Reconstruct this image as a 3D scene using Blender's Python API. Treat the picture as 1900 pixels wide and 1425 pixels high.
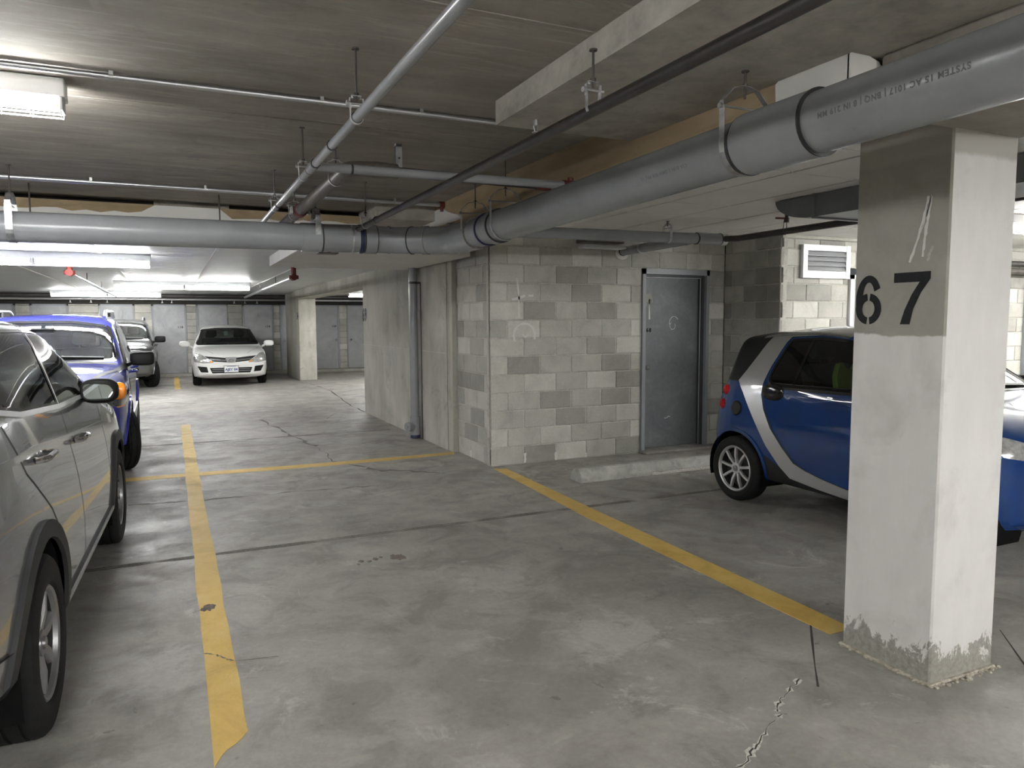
import bpy, bmesh, math, random
from mathutils import Vector, Matrix
from mathutils.bvhtree import BVHTree
R = math.radians
PI = math.pi
rng = random.Random(67)
for o in list(bpy.data.objects):
    bpy.data.objects.remove(o, do_unlink=True)
sc = bpy.context.scene
COL = sc.collection

# ------------------------------------------------------------------ camera
def setup_camera():
    f, pitch, roll, yaw, h = 1355.83, 0.0855017, -0.0049033, 0.4350005, 1.584325
    fw = Vector((math.sin(yaw), math.cos(yaw), 0)); r = Vector((math.cos(yaw), -math.sin(yaw), 0)); u = Vector((0, 0, 1))
    fw2 = fw * math.cos(pitch) - u * math.sin(pitch)
    u2 = u * math.cos(pitch) + fw * math.sin(pitch)
    r3 = r * math.cos(roll) + u2 * math.sin(roll)
    u3 = u2 * math.cos(roll) - r * math.sin(roll)
    cd = bpy.data.cameras.new('camera'); cam = bpy.data.objects.new('camera', cd); COL.objects.link(cam)
    cd.sensor_width = 36.0; cd.lens = 36.0 * f / 1900.0; cd.clip_start = 0.02
    m = Matrix.Identity(4)
    for i in range(3):
        m[i][0] = r3[i]; m[i][1] = u3[i]; m[i][2] = -fw2[i]
    m[2][3] = h
    cam.matrix_world = m
    sc.camera = cam
setup_camera()

# ------------------------------------------------------------------ world, exposure, lamp strength
w = bpy.data.worlds.new('garage_air'); sc.world = w; w.use_nodes = True
w.node_tree.nodes['Background'].inputs[0].default_value = (0.9, 0.95, 1.0, 1)
w.node_tree.nodes['Background'].inputs[1].default_value = 0.02
sc.view_settings.view_transform = 'Standard'
sc.view_settings.look = 'None'
sc.view_settings.gamma = 1.0
sc.view_settings.use_curve_mapping = False
sc.view_settings.exposure = 2.3
sc.cycles.diffuse_bounces = 5
sc.cycles.max_bounces = 12
sc.cycles.transparent_max_bounces = 24
sc.cycles.use_denoising = True
sc.cycles.sample_clamp_indirect = 8.0
TUBE = 30.0          # radiance of the fluorescent tubes

# ------------------------------------------------------------------ materials
MATS = {}
class NT:
    def __init__(s, name):
        s.m = bpy.data.materials.new(name); s.m.use_nodes = True
        s.t = s.m.node_tree; s.b = s.t.nodes['Principled BSDF']; s.out = s.t.nodes['Material Output']
        MATS[name] = s.m
    def n(s, typ, **kw):
        x = s.t.nodes.new(typ)
        for k, v in kw.items():
            if k in x.inputs: x.inputs[k].default_value = v
            else: setattr(x, k, v)
        return x
    def l(s, a, b): s.t.links.new(a, b)
    def coords(s, scale=(1, 1, 1), kind='Object'):
        tc = s.n('ShaderNodeTexCoord'); mp = s.n('ShaderNodeMapping')
        mp.inputs['Scale'].default_value = scale
        s.l(tc.outputs[kind], mp.inputs['Vector']); return mp.outputs[0]
    def wpos(s, scale=(1, 1, 1)):
        g = s.n('ShaderNodeNewGeometry'); mp = s.n('ShaderNodeMapping')
        mp.inputs['Scale'].default_value = scale
        s.l(g.outputs['Position'], mp.inputs['Vector']); return mp.outputs[0]
    def noise(s, vec, scale, detail=4, rough=0.55, dist=0.0):
        x = s.n('ShaderNodeTexNoise'); x.inputs['Scale'].default_value = scale; x.inputs['Detail'].default_value = detail
        x.inputs['Roughness'].default_value = rough; x.inputs['Distortion'].default_value = dist
        s.l(vec, x.inputs['Vector']); return x.outputs['Fac']
    def ramp(s, fac, stops):
        x = s.n('ShaderNodeValToRGB'); cr = x.color_ramp
        while len(cr.elements) > 1: cr.elements.remove(cr.elements[-1])
        first = True
        for p, c in stops:
            if not isinstance(c, (tuple, list)): c = (c, c, c)
            c = tuple(c) + (1,) if len(c) == 3 else c
            if first: e = cr.elements[0]; e.position = p; first = False
            else: e = cr.elements.new(p)
            e.color = c
        s.l(fac, x.inputs[0]); return x.outputs[0]
    def mix(s, fac, a, b, mode='MIX'):
        x = s.n('ShaderNodeMix', data_type='RGBA', blend_type=mode)
        for sock, v in ((x.inputs[0], fac), (x.inputs[6], a), (x.inputs[7], b)):
            if isinstance(v, (int, float)): sock.default_value = v
            elif isinstance(v, (tuple, list)): sock.default_value = tuple(v) + (1,) if len(v) == 3 else v
            else: s.l(v, sock)
        return x.outputs[2]
    def math(s, op, a, b=0.0, clamp=False):
        x = s.n('ShaderNodeMath', operation=op, use_clamp=clamp)
        for sock, v in ((x.inputs[0], a), (x.inputs[1], b)):
            if isinstance(v, (int, float)): sock.default_value = v
            else: s.l(v, sock)
        return x.outputs[0]
    def bump(s, h, strength=0.3, dist=0.01, prev=None):
        x = s.n('ShaderNodeBump'); x.inputs['Strength'].default_value = strength; x.inputs['Distance'].default_value = dist
        s.l(h, x.inputs['Height'])
        if prev is not None: s.l(prev, x.inputs['Normal'])
        s.l(x.outputs[0], s.b.inputs['Normal']); return x.outputs[0]
    def base(s, c):
        if isinstance(c, (tuple, list)): s.b.inputs['Base Color'].default_value = tuple(c) + (1,)
        else: s.l(c, s.b.inputs['Base Color'])
    def set(s, **kw):
        for k, v in kw.items():
            k2 = k.replace('_', ' ')
            if isinstance(v, (int, float)): s.b.inputs[k2].default_value = v
            else: s.l(v, s.b.inputs[k2])

def plain(name, col, rough=0.5, metal=0.0, coat=0.0, noise=0.0, nscale=20, bump=0.0, spec=None):
    t = NT(name); t.set(Roughness=rough, Metallic=metal)
    if spec is not None: t.b.inputs['Specular IOR Level'].default_value = spec
    if coat: t.set(Coat_Weight=coat); t.b.inputs['Coat Roughness'].default_value = 0.04
    if spec is not None: t.b.inputs['Specular IOR Level'].default_value = spec
    if noise:
        v = t.coords(); f = t.noise(v, nscale, 5)
        lo = tuple(c * (1 - noise) for c in col); hi = tuple(min(1, c * (1 + noise)) for c in col)
        t.base(t.ramp(f, [(0.3, lo), (0.7, hi)]))
        if bump: t.bump(f, bump, 0.005)
    else: t.base(col)
    return t.m

def emit(name, col, strength):
    t = NT(name); t.base((0.9, 0.9, 0.9))
    t.b.inputs['Emission Color'].default_value = tuple(col) + (1,); t.b.inputs['Emission Strength'].default_value = strength
    return t.m

BLOTCH = [(1.95, 3.05, 0.42, 0.55, (0.47, 0.455, 0.43)), (1.75, 4.05, 0.38, 0.45, (0.45, 0.435, 0.41)), (1.25, 3.3, 0.25, 0.35, (0.45, 0.435, 0.41)),
          (2.35, 3.75, 0.55, 0.50, (0.20, 0.19, 0.175)), (1.45, 3.05, 0.35, 0.40, (0.21, 0.20, 0.185)), (1.1, 3.35, 0.3, 0.3, (0.23, 0.21, 0.195)), (0.6, 6.2, 0.5, 0.35, (0.22, 0.21, 0.195)), (1.2, 2.15, 0.5, 0.35, (0.22, 0.20, 0.185)), (0.95, 2.2, 0.25, 0.4, (0.44, 0.42, 0.395)), (1.0, 11.0, 1.2, 0.4, (0.46, 0.45, 0.43)), (-0.25, 5.9, 0.5, 0.4, (0.46, 0.45, 0.44)), (-0.15, 3.6, 0.4, 0.4, (0.45, 0.44, 0.43))]
def make_floor():
    t = NT('floor_concrete'); p = t.wpos()
    big = t.noise(p, 0.55, 4, 0.6, 0.6); med = t.noise(p, 2.6, 6, 0.65, 0.8); fine = t.noise(p, 34, 5, 0.7)
    ps = t.wpos((1.0, 1.7, 1)); st = t.noise(ps, 1.4, 6, 0.7, 1.2)
    c = t.ramp(big, [(0.3, (0.26, 0.246, 0.226)), (0.52, (0.305, 0.29, 0.268)), (0.72, (0.355, 0.34, 0.316))])
    m1 = t.ramp(med, [(0.38, 0.74), (0.47, 0.95), (0.56, 1.03), (0.68, 1.14)])
    c = t.mix(1.0, c, m1, 'MULTIPLY')
    m2 = t.ramp(st, [(0.36, 0.86), (0.5, 1.0), (0.75, 1.12)])
    c = t.mix(0.8, c, m2, 'MULTIPLY')
    # damp greasy patches
    wet = t.noise(p, 1.15, 3, 0.5, 0.4)
    wm = t.ramp(wet, [(0.56, 0.0), (0.62, 1.0)])
    c = t.mix(t.math('MULTIPLY', wm, 0.42), c, (0.17, 0.16, 0.148))
    # pale scuffed spots
    pale = t.ramp(t.noise(p, 1.9, 7, 0.75, 1.0), [(0.58, 0.0), (0.66, 1.0)])
    c = t.mix(t.math('MULTIPLY', pale, 0.6), c, (0.48, 0.465, 0.44))
    # dark pock marks
    sp = t.ramp(t.noise(p, 9.0, 3, 0.6), [(0.27, 1.0), (0.31, 0.0)])
    c = t.mix(t.math('MULTIPLY', sp, 0.6), c, (0.09, 0.075, 0.065))
    # individual worn and oily patches with ragged edges
    rag_ = t.noise(p, 4.5, 7, 0.72, 0.8)
    for cx, cy, r_, k_, col in BLOTCH:
        mp = t.n('ShaderNodeMapping'); mp.inputs['Location'].default_value = (-cx / r_, -cy / r_, 0); mp.inputs['Scale'].default_value = (1 / r_, 1 / r_, 1)
        gg = t.n('ShaderNodeNewGeometry'); t.l(gg.outputs['Position'], mp.inputs['Vector'])
        ln = t.n('ShaderNodeVectorMath', operation='LENGTH'); t.l(mp.outputs[0], ln.inputs[0])
        v_ = t.math('ADD', t.math('SUBTRACT', 1.0, ln.outputs['Value']), t.math('MULTIPLY', t.math('SUBTRACT', rag_, 0.5), 2.6))
        mk = t.ramp(v_, [(0.30, 0.0), (0.62, 1.0)])
        c = t.mix(t.math('MULTIPLY', mk, k_), c, col)
    g = t.ramp(fine, [(0.3, 0.86), (0.7, 1.12)])
    c = t.mix(0.7, c, g, 'MULTIPLY')
    t.base(c)
    r = t.ramp(t.noise(p, 3.1, 6, 0.7, 0.5), [(0.35, 0.42), (0.65, 0.72)])
    t.set(Roughness=r); t.b.inputs['Specular IOR Level'].default_value = 0.45
    h = t.mix(0.5, fine, med)
    t.bump(h, 0.35, 0.012)
make_floor()

def concrete(name, lo, mid, hi, streak=(1, 1, 1), s1=1.2, s2=6.0, sstr=0.6, bump=0.25, stain=0.0, yel=None, smear=0.0):
    t = NT(name); p = t.wpos(); ps = t.wpos(streak)
    a = t.noise(p, s1, 5, 0.6, 0.5); b = t.noise(ps, s2, 6, 0.65, 0.3); f = t.noise(p, 40, 5, 0.7)
    c = t.ramp(a, [(0.3, lo), (0.5, mid), (0.7, hi)])
    c = t.mix(sstr, c, t.ramp(b, [(0.32, 0.66), (0.5, 1.0), (0.72, 1.25)]), 'MULTIPLY')
    c = t.mix(0.5, c, t.ramp(f, [(0.3, 0.9), (0.7, 1.1)]), 'MULTIPLY')
    if stain:
        s = t.ramp(t.noise(p, 2.3, 7, 0.7, 1.5), [(0.56, 0), (0.66, 1)])
        c = t.mix(t.math('MULTIPLY', s, stain), c, tuple(x * 0.45 for x in lo))
    if smear:
        s = t.ramp(t.noise(t.wpos((0.9, 6.0, 1)), 2.2, 7, 0.75, 0.4), [(0.52, 0), (0.64, 1)]); s2_ = t.ramp(t.noise(p, 0.5, 2, 0.5), [(0.42, 0), (0.6, 1)])
        c = t.mix(t.math('MULTIPLY', t.math('MULTIPLY', s, s2_), smear), c, tuple(x * 1.5 for x in hi))
        d_ = t.ramp(t.noise(t.wpos((0.5, 1.2, 1)), 1.1, 4, 0.6, 0.6), [(0.5, 0), (0.7, 1)])
        c = t.mix(t.math('MULTIPLY', d_, 0.45), c, tuple(x * 0.55 for x in lo))
    if yel:
        s = t.ramp(t.noise(p, 0.9, 3, 0.5), [(0.45, 0), (0.65, 1)])
        c = t.mix(t.math('MULTIPLY', s, 0.6), c, yel)
    t.base(c); t.set(Roughness=0.85); t.bump(t.mix(0.6, f, b), bump, 0.01)
    return t.m
concrete('slab_concrete', (0.25, 0.225, 0.195), (0.30, 0.272, 0.238), (0.35, 0.322, 0.285), streak=(0.45, 2.2, 1), s1=0.8, s2=2.6, sstr=0.6, bump=0.2, stain=0.25, smear=0.55)
concrete('beam_concrete', (0.33, 0.308, 0.272), (0.40, 0.376, 0.336), (0.48, 0.455, 0.41), streak=(1, 1, 1.4), s1=2, s2=8, bump=0.3)
concrete('wall_concrete', (0.33, 0.32, 0.275), (0.395, 0.383, 0.335), (0.46, 0.448, 0.40), streak=(1.3, 1.3, 0.5), s1=1.2, s2=2.5, sstr=0.55, bump=0.3, stain=0.32)
concrete('stop_concrete', (0.30, 0.295, 0.275), (0.38, 0.375, 0.35), (0.48, 0.475, 0.45), s1=3, s2=14, bump=0.4, stain=0.3)
concrete('mortar', (0.40, 0.385, 0.35), (0.48, 0.46, 0.42), (0.56, 0.54, 0.5), s1=5, s2=20, bump=0.4)
concrete('rubble', (0.25, 0.22, 0.17), (0.4, 0.36, 0.3), (0.6, 0.56, 0.5), s1=30, s2=60, bump=0.6)

def make_block():
    t = NT('cinder_block'); p = t.coords()
    oi = t.n('ShaderNodeObjectInfo')
    f = t.noise(p, 60, 5, 0.8); b = t.noise(t.wpos(), 3.0, 5, 0.65, 0.5); pit = t.noise(p, 130, 2, 0.5)
    c = t.mix(1.0, oi.outputs['Color'], t.ramp(b, [(0.3, 0.80), (0.5, 1.0), (0.7, 1.12)]), 'MULTIPLY')
    c = t.mix(0.75, c, t.ramp(f, [(0.3, 0.80), (0.5, 1.0), (0.72, 1.2)]), 'MULTIPLY')
    c = t.mix(0.5, c, t.ramp(pit, [(0.28, 0.3), (0.36, 1.0)]), 'MULTIPLY')
    t.base(c); t.set(Roughness=0.9); t.bump(t.mix(0.5, f, pit), 0.5, 0.008)
make_block()

def make_painted_column():
    # white paint worn to bare concrete at the foot; a grey painted band for the number on the -X face
    t = NT('column_paint'); g = t.n('ShaderNodeNewGeometry')
    sp = t.n('ShaderNodeSeparateXYZ'); t.l(g.outputs['Position'], sp.inputs[0])
    sn = t.n('ShaderNodeSeparateXYZ'); t.l(g.outputs['True Normal'], sn.inputs[0])
    p = t.wpos(); n1 = t.noise(p, 5, 6, 0.7, 0.4); n2 = t.noise(t.wpos((3, 3, 0.9)), 3, 5, 0.6); f = t.noise(p, 60, 4, 0.7)
    paint = t.ramp(n2, [(0.3, (0.63, 0.615, 0.60)), (0.6, (0.68, 0.665, 0.65)), (0.8, (0.71, 0.695, 0.68))])
    smear = t.ramp(t.noise(p, 3.2, 5, 0.6, 0.6), [(0.55, 0.0), (0.75, 1.0)])
    paint = t.mix(t.math('MULTIPLY', smear, 0.45), paint, (0.42, 0.41, 0.385))
    side = t.math('LESS_THAN', sn.outputs['X'], -0.5)
    zz = t.math('ADD', sp.outputs['Z'], t.math('MULTIPLY', n1, 0.05))
    up = t.ramp(t.math('SUBTRACT', zz, 1.04), [(0.498, 0.0), (0.502, 1.0)])
    grey = t.ramp(n1, [(0.3, (0.26, 0.25, 0.215)), (0.7, (0.34, 0.325, 0.285))])
    paint = t.mix(t.math('MULTIPLY', side, up), paint, grey)
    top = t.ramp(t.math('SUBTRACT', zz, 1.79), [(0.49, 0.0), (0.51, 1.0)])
    paint = t.mix(t.math('MULTIPLY', top, 0.75), paint, (0.36, 0.345, 0.30))  # shade of the beam above, painted into the column top
    bare = t.ramp(t.noise(p, 45, 5, 0.7), [(0.3, (0.20, 0.19, 0.16)), (0.7, (0.36, 0.345, 0.31))])
    foot = t.math('ADD', sp.outputs['Z'], t.math('MULTIPLY', t.math('SUBTRACT', t.noise(t.wpos((1, 1, 0.5)), 9, 7, 0.75, 0.6), 0.5), 0.62))
    fm = t.ramp(foot, [(0.115, 1.0), (0.135, 0.0)])
    c = t.mix(fm, paint, bare)
    t.base(c); t.set(Roughness=0.62); t.bump(t.mix(0.4, f, n2), 0.18, 0.006)
make_painted_column()

def make_yellow():
    t = NT('yellow_paint'); p = t.wpos()
    a = t.noise(p, 3.5, 6, 0.7, 0.6); f = t.noise(p, 45, 4, 0.7)
    c = t.ramp(a, [(0.3, (0.48, 0.31, 0.075)), (0.5, (0.62, 0.415, 0.105)), (0.72, (0.66, 0.48, 0.17))])
    worn = t.ramp(t.noise(p, 22, 7, 0.8), [(0.60, 0.0), (0.70, 1.0)])
    c = t.mix(t.math('MULTIPLY', worn, 0.4), c, (0.36, 0.33, 0.26))
    t.base(c); t.set(Roughness=0.6); t.bump(f, 0.4, 0.008)
make_yellow()

def make_galv():
    t = NT('galvanized'); p = t.coords()
    v = t.n('ShaderNodeTexVoronoi'); v.inputs['Scale'].default_value = 35; t.l(p, v.inputs['Vector'])
    c = t.ramp(v.outputs['Distance'], [(0.0, (0.33, 0.335, 0.345)), (0.8, (0.5, 0.505, 0.515))])
    t.base(c); t.set(Roughness=0.38, Metallic=0.85)
make_galv()

def make_door():
    t = NT('grey_door_paint'); p = t.wpos()
    a = t.noise(p, 2.2, 6, 0.7, 0.8); f = t.noise(p, 26, 5, 0.7)
    c = t.ramp(a, [(0.3, (0.13, 0.138, 0.15)), (0.55, (0.175, 0.186, 0.20)), (0.75, (0.24, 0.25, 0.265))])
    c = t.mix(0.5, c, t.ramp(f, [(0.3, 0.8), (0.7, 1.18)]), 'MULTIPLY')
    sc_ = t.ramp(t.noise(p, 5.5, 8, 0.8, 1.5), [(0.66, 0.0), (0.70, 1.0)])
    c = t.mix(t.math('MULTIPLY', sc_, 0.45), c, (0.5, 0.51, 0.51))
    t.base(c); t.set(Roughness=0.45); t.bump(f, 0.08, 0.004)
make_door()

def make_storage_door():
    t = NT('storage_door_paint'); p = t.wpos()
    a = t.noise(p, 1.6, 6, 0.7, 0.8)
    c = t.ramp(a, [(0.3, (0.285, 0.29, 0.298)), (0.55, (0.375, 0.38, 0.39)), (0.75, (0.455, 0.46, 0.468))])
    st = t.ramp(t.noise(p, 4.0, 7, 0.75, 1.2), [(0.60, 0.0), (0.68, 1.0)])
    c = t.mix(t.math('MULTIPLY', st, 0.5), c, (0.13, 0.13, 0.14))
    t.base(c); t.set(Roughness=0.5)
make_storage_door()

def make_tan():
    t = NT('tan_board'); p = t.wpos((1, 0.4, 3))
    t.base(t.ramp(t.noise(p, 4, 6, 0.6, 0.5), [(0.3, (0.27, 0.20, 0.115)), (0.7, (0.40, 0.30, 0.185))])); t.set(Roughness=0.8)
make_tan()
def make_pvc():
    t = NT('grey_pvc'); p = t.wpos()
    c = t.ramp(t.noise(p, 3, 5, 0.6), [(0.3, (0.25, 0.258, 0.275)), (0.7, (0.295, 0.303, 0.32))])
    dirt = t.ramp(t.noise(t.wpos((1, 1, 4)), 9, 6, 0.75), [(0.6, 0.0), (0.75, 1.0)])
    c = t.mix(t.math('MULTIPLY', dirt, 0.25), c, (0.13, 0.13, 0.13))
    t.base(c); t.set(Roughness=0.26)
make_pvc()
plain('white_board', (0.70, 0.69, 0.66), 0.75, noise=0.06, nscale=3)
plain('panel_white', (0.72, 0.71, 0.67), 0.7, noise=0.05, nscale=2)
plain('plank_white', (0.56, 0.57, 0.565), 0.42, noise=0.05, nscale=2)
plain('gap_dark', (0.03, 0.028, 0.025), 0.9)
plain('joint_dark', (0.035, 0.03, 0.027), 0.95)
plain('crack_grey', (0.15, 0.14, 0.125), 0.95, noise=0.4, nscale=60)
plain('crumb_pale', (0.55, 0.53, 0.49), 0.95, noise=0.3, nscale=80, bump=0.5)
plain('patch_brown', (0.16, 0.125, 0.11), 0.9, noise=0.4, nscale=60, bump=0.5)
plain('black_pipe', (0.055, 0.05, 0.048), 0.38, 0.2, noise=0.2, nscale=12)
plain('brown_pipe', (0.10, 0.088, 0.078), 0.5, noise=0.25, nscale=12)
plain('emt_steel', (0.58, 0.59, 0.61), 0.3, 0.9)
plain('zinc_steel', (0.50, 0.50, 0.50), 0.35, 0.85)
plain('rod_steel', (0.09, 0.08, 0.075), 0.5, 0.5)
plain('band_black', (0.02, 0.02, 0.022), 0.5)
plain('band_blue', (0.02, 0.025, 0.07), 0.4)
plain('red_fitting', (0.13, 0.022, 0.018), 0.5, noise=0.2)
plain('red_paint', (0.42, 0.07, 0.05), 0.45)
plain('stencil_black', (0.012, 0.0125, 0.015), 0.7, spec=0.2, noise=0.3, nscale=30)
plain('print_dark', (0.115, 0.12, 0.13), 0.6)
plain('chalk', (0.66, 0.65, 0.62), 0.9)
plain('light_housing', (0.74, 0.75, 0.76), 0.4)
plain('guard_wire', (0.78, 0.78, 0.8), 0.4, 0.3)
plain('lamp_socket', (0.75, 0.55, 0.3), 0.5)
plain('duct_metal', (0.20, 0.205, 0.21), 0.45, 0.6, noise=0.12, nscale=4)
plain('frame_grey', (0.27, 0.285, 0.31), 0.42)
plain('frame_dark', (0.05, 0.053, 0.058), 0.5)
plain('weather_strip', (0.55, 0.56, 0.57), 0.4, 0.6)
plain('brass_knob', (0.55, 0.54, 0.52), 0.25, 0.9)
plain('louver_metal', (0.60, 0.61, 0.63), 0.4, 0.7)
plain('dark_void', (0.006, 0.006, 0.006), 0.9, spec=0.1)
emit('tube_glow', (0.995, 1.0, 0.975), TUBE)

# car materials
def paint(name, col, metal=0.0, rough=0.3, flake=True):
    t = NT(name); t.set(Metallic=metal, Roughness=rough, Coat_Weight=1.0); t.b.inputs['Coat Roughness'].default_value = 0.03
    t.base(col); t.b.inputs['Specular IOR Level'].default_value = 0.12 if metal < 0.5 else 0.5; return t.m
paint('paint_silver', (0.385, 0.395, 0.415), 0.8, 0.27)
paint('paint_blue_violet', (0.028, 0.034, 0.27), 0.25, 0.4)
paint('paint_dark_grey', (0.12, 0.12, 0.125), 0.6, 0.3)
paint('paint_white', (0.80, 0.80, 0.79), 0.0, 0.4)
paint('paint_deep_blue', (0.0015, 0.034, 0.16), 0.0, 0.5)
paint('paint_tridion', (0.50, 0.505, 0.51), 0.8, 0.38)
plain('smart_roof', (0.10, 0.105, 0.11), 0.12, 0.0, coat=1.0)
plain('plastic_black', (0.010, 0.010, 0.011), 0.5, spec=0.3)
plain('plastic_gloss', (0.012, 0.012, 0.013), 0.12)
plain('cladding', (0.035, 0.035, 0.037), 0.6, spec=0.3)
plain('cladding_silver', (0.42, 0.43, 0.43), 0.4, 0.4)
plain('rubber', (0.012, 0.012, 0.0125), 0.75, spec=0.25, noise=0.2, nscale=40)
plain('alloy', (0.68, 0.68, 0.69), 0.35, 0.75)
plain('lamp_dark', (0.10, 0.10, 0.11), 0.12, 0.5, coat=1.0, noise=0.5, nscale=40)
plain('alloy_dark', (0.32, 0.32, 0.33), 0.35, 0.8)
plain('brake_dark', (0.02, 0.02, 0.02), 0.7)
plain('chrome', (0.8, 0.8, 0.82), 0.08, 1.0)
plain('mirror_silver', (0.55, 0.6, 0.62), 0.03, 1.0)
plain('seat_fabric', (0.035, 0.036, 0.042), 0.85)
plain('headliner', (0.40, 0.40, 0.38), 0.9)
plain('tail_red', (0.42, 0.005, 0.012), 0.1, coat=1.0)
plain('amber', (0.75, 0.24, 0.02), 0.12, coat=1.0)
plain('lamp_silver', (0.70, 0.70, 0.70), 0.14, 0.6, coat=1.0, noise=0.35, nscale=30)
plain('plate_white', (0.80, 0.80, 0.80), 0.4)
plain('plate_blue', (0.03, 0.06, 0.25), 0.4)
plain('tag_green', (0.45, 0.65, 0.5), 0.6)
plain('vest_yellow', (0.45, 0.7, 0.05), 0.6)
def glass(name, tint, gloss):
    t = NT(name); nt = t.t; nt.nodes.remove(t.b)
    tr = t.n('ShaderNodeBsdfTransparent'); tr.inputs[0].default_value = tuple(tint) + (1,)
    gl = t.n('ShaderNodeBsdfGlossy'); gl.inputs['Roughness'].default_value = 0.02; gl.inputs[0].default_value = (1, 1, 1, 1)
    fr = t.n('ShaderNodeFresnel'); fr.inputs[0].default_value = 1.5
    mx = t.n('ShaderNodeMixShader')
    f = t.math('MULTIPLY_ADD', fr.outputs[0], gloss); nt.nodes[-1].inputs[2].default_value = 0.02
    t.l(f, mx.inputs[0]); t.l(tr.outputs[0], mx.inputs[1]); t.l(gl.outputs[0], mx.inputs[2]); t.l(mx.outputs[0], t.out.inputs[0])
glass('glass_clear', (0.78, 0.83, 0.80), 0.8)
glass('glass_tint', (0.16, 0.18, 0.175), 1.3)
glass('glass_mid', (0.42, 0.47, 0.45), 0.9)
glass('lamp_glass', (0.85, 0.85, 0.85), 1.2)

# ------------------------------------------------------------------ mesh helpers
def V(*a): return Vector(a)
def box(bm, x0, y0, z0, x1, y1, z1, bev=0.0, seg=1):
    vs = [bm.verts.new((x, y, z)) for x in (x0, x1) for y in (y0, y1) for z in (z0, z1)]
    fs = [bm.faces.new([vs[i] for i in q]) for q in ((0, 1, 3, 2), (4, 6, 7, 5), (0, 4, 5, 1), (2, 3, 7, 6), (0, 2, 6, 4), (1, 5, 7, 3))]
    if bev:
        es = list({e for f in fs for e in f.edges})
        bmesh.ops.bevel(bm, geom=es, offset=bev, segments=seg, affect='EDGES', profile=0.5)
    return vs
def frame_of(d):
    d = d.normalized(); a = V(0, 0, 1) if abs(d.z) < 0.9 else V(1, 0, 0)
    u = d.cross(a).normalized(); return u, d.cross(u).normalized()
def cyl(bm, p0, p1, r, n=16, r1=None, caps=True):
    p0 = Vector(p0); p1 = Vector(p1); u, v = frame_of(p1 - p0); r1 = r if r1 is None else r1
    a = [bm.verts.new(p0 + (u * math.cos(2 * PI * i / n) + v * math.sin(2 * PI * i / n)) * r) for i in range(n)]
    b = [bm.verts.new(p1 + (u * math.cos(2 * PI * i / n) + v * math.sin(2 * PI * i / n)) * r1) for i in range(n)]
    for i in range(n):
        j = (i + 1) % n; bm.faces.new((a[i], a[j], b[j], b[i]))
    if caps: bm.faces.new(a[::-1]); bm.faces.new(b)
def tube(bm, pts, r, n=16, caps=True):
    pts = [Vector(p) for p in pts]; rings = []; u = None
    for i, p in enumerate(pts):
        d = ((pts[i + 1] - p).normalized() if i < len(pts) - 1 else V(0, 0, 0)) + ((p - pts[i - 1]).normalized() if i else V(0, 0, 0))
        d.normalize()
        if u is None: u, v = frame_of(d)
        else:
            u = (u - d * u.dot(d)).normalized(); v = d.cross(u).normalized()
        rings.append([bm.verts.new(p + (u * math.cos(2 * PI * k / n) + v * math.sin(2 * PI * k / n)) * r) for k in range(n)])
    for a, b in zip(rings, rings[1:]):
        for k in range(n):
            j = (k + 1) % n; bm.faces.new((a[k], a[j], b[j], b[k]))
    if caps: bm.faces.new(rings[0][::-1]); bm.faces.new(rings[-1])
def bend(pts, rad, n=5):
    # rounds the corners of a polyline
    pts = [Vector(p) for p in pts]; out = [pts[0]]
    for a, b, c in zip(pts, pts[1:], pts[2:]):
        d0 = (a - b).normalized(); d1 = (c - b).normalized()
        q = min(rad, (a - b).length * 0.49, (c - b).length * 0.49)
        s, e = b + d0 * q, b + d1 * q
        for i in range(n + 1):
            t = i / n; out.append(s * (1 - t) ** 2 + b * 2 * t * (1 - t) + e * t * t)
    out.append(pts[-1]); return out
def lathe(bm, prof, center, axis, n=32, closed=False):
    # prof: list of (radius, along)
    c = Vector(center); d = Vector(axis).normalized(); u, v = frame_of(d); rings = []
    for r, a in prof:
        rings.append([bm.verts.new(c + d * a + (u * math.cos(2 * PI * k / n) + v * math.sin(2 * PI * k / n)) * max(r, 1e-4)) for k in range(n)])
    for a, b in zip(rings, rings[1:]):
        for k in range(n):
            j = (k + 1) % n; bm.faces.new((a[k], a[j], b[j], b[k]))
def prism(bm, poly, axis, a0, a1):
    # poly 2D (u, v); axis 'x': (a, u, v)  'y': (u, a, v)  'z': (u, v, a)
    f = {'x': lambda a, p: (a, p[0], p[1]), 'y': lambda a, p: (p[0], a, p[1]), 'z': lambda a, p: (p[0], p[1], a)}[axis]
    A = [bm.verts.new(f(a0, p)) for p in poly]; B = [bm.verts.new(f(a1, p)) for p in poly]; n = len(poly)
    bm.faces.new(A); bm.faces.new(B[::-1])
    for i in range(n):
        j = (i + 1) % n; bm.faces.new((A[i], B[i], B[j], A[j]))
def blob(bm, c, s, e=0.7, nu=20, nv=10):
    # superellipsoid
    def p(a, k): return math.copysign(abs(a) ** k, a)
    rows = []
    for i in range(nv + 1):
        ph = -PI / 2 + PI * i / nv; row = []
        for j in range(nu):
            th = 2 * PI * j / nu
            row.append(bm.verts.new((c[0] + s[0] * p(math.cos(ph), e) * p(math.cos(th), e), c[1] + s[1] * p(math.cos(ph), e) * p(math.sin(th), e), c[2] + s[2] * p(math.sin(ph), e))))
        rows.append(row)
    for a, b in zip(rows, rows[1:]):
        for j in range(nu):
            k = (j + 1) % nu; bm.faces.new((a[j], a[k], b[k], b[j]))
    bmesh.ops.remove_doubles(bm, verts=[v for v in rows[0] + rows[-1]], dist=1e-4)
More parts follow.
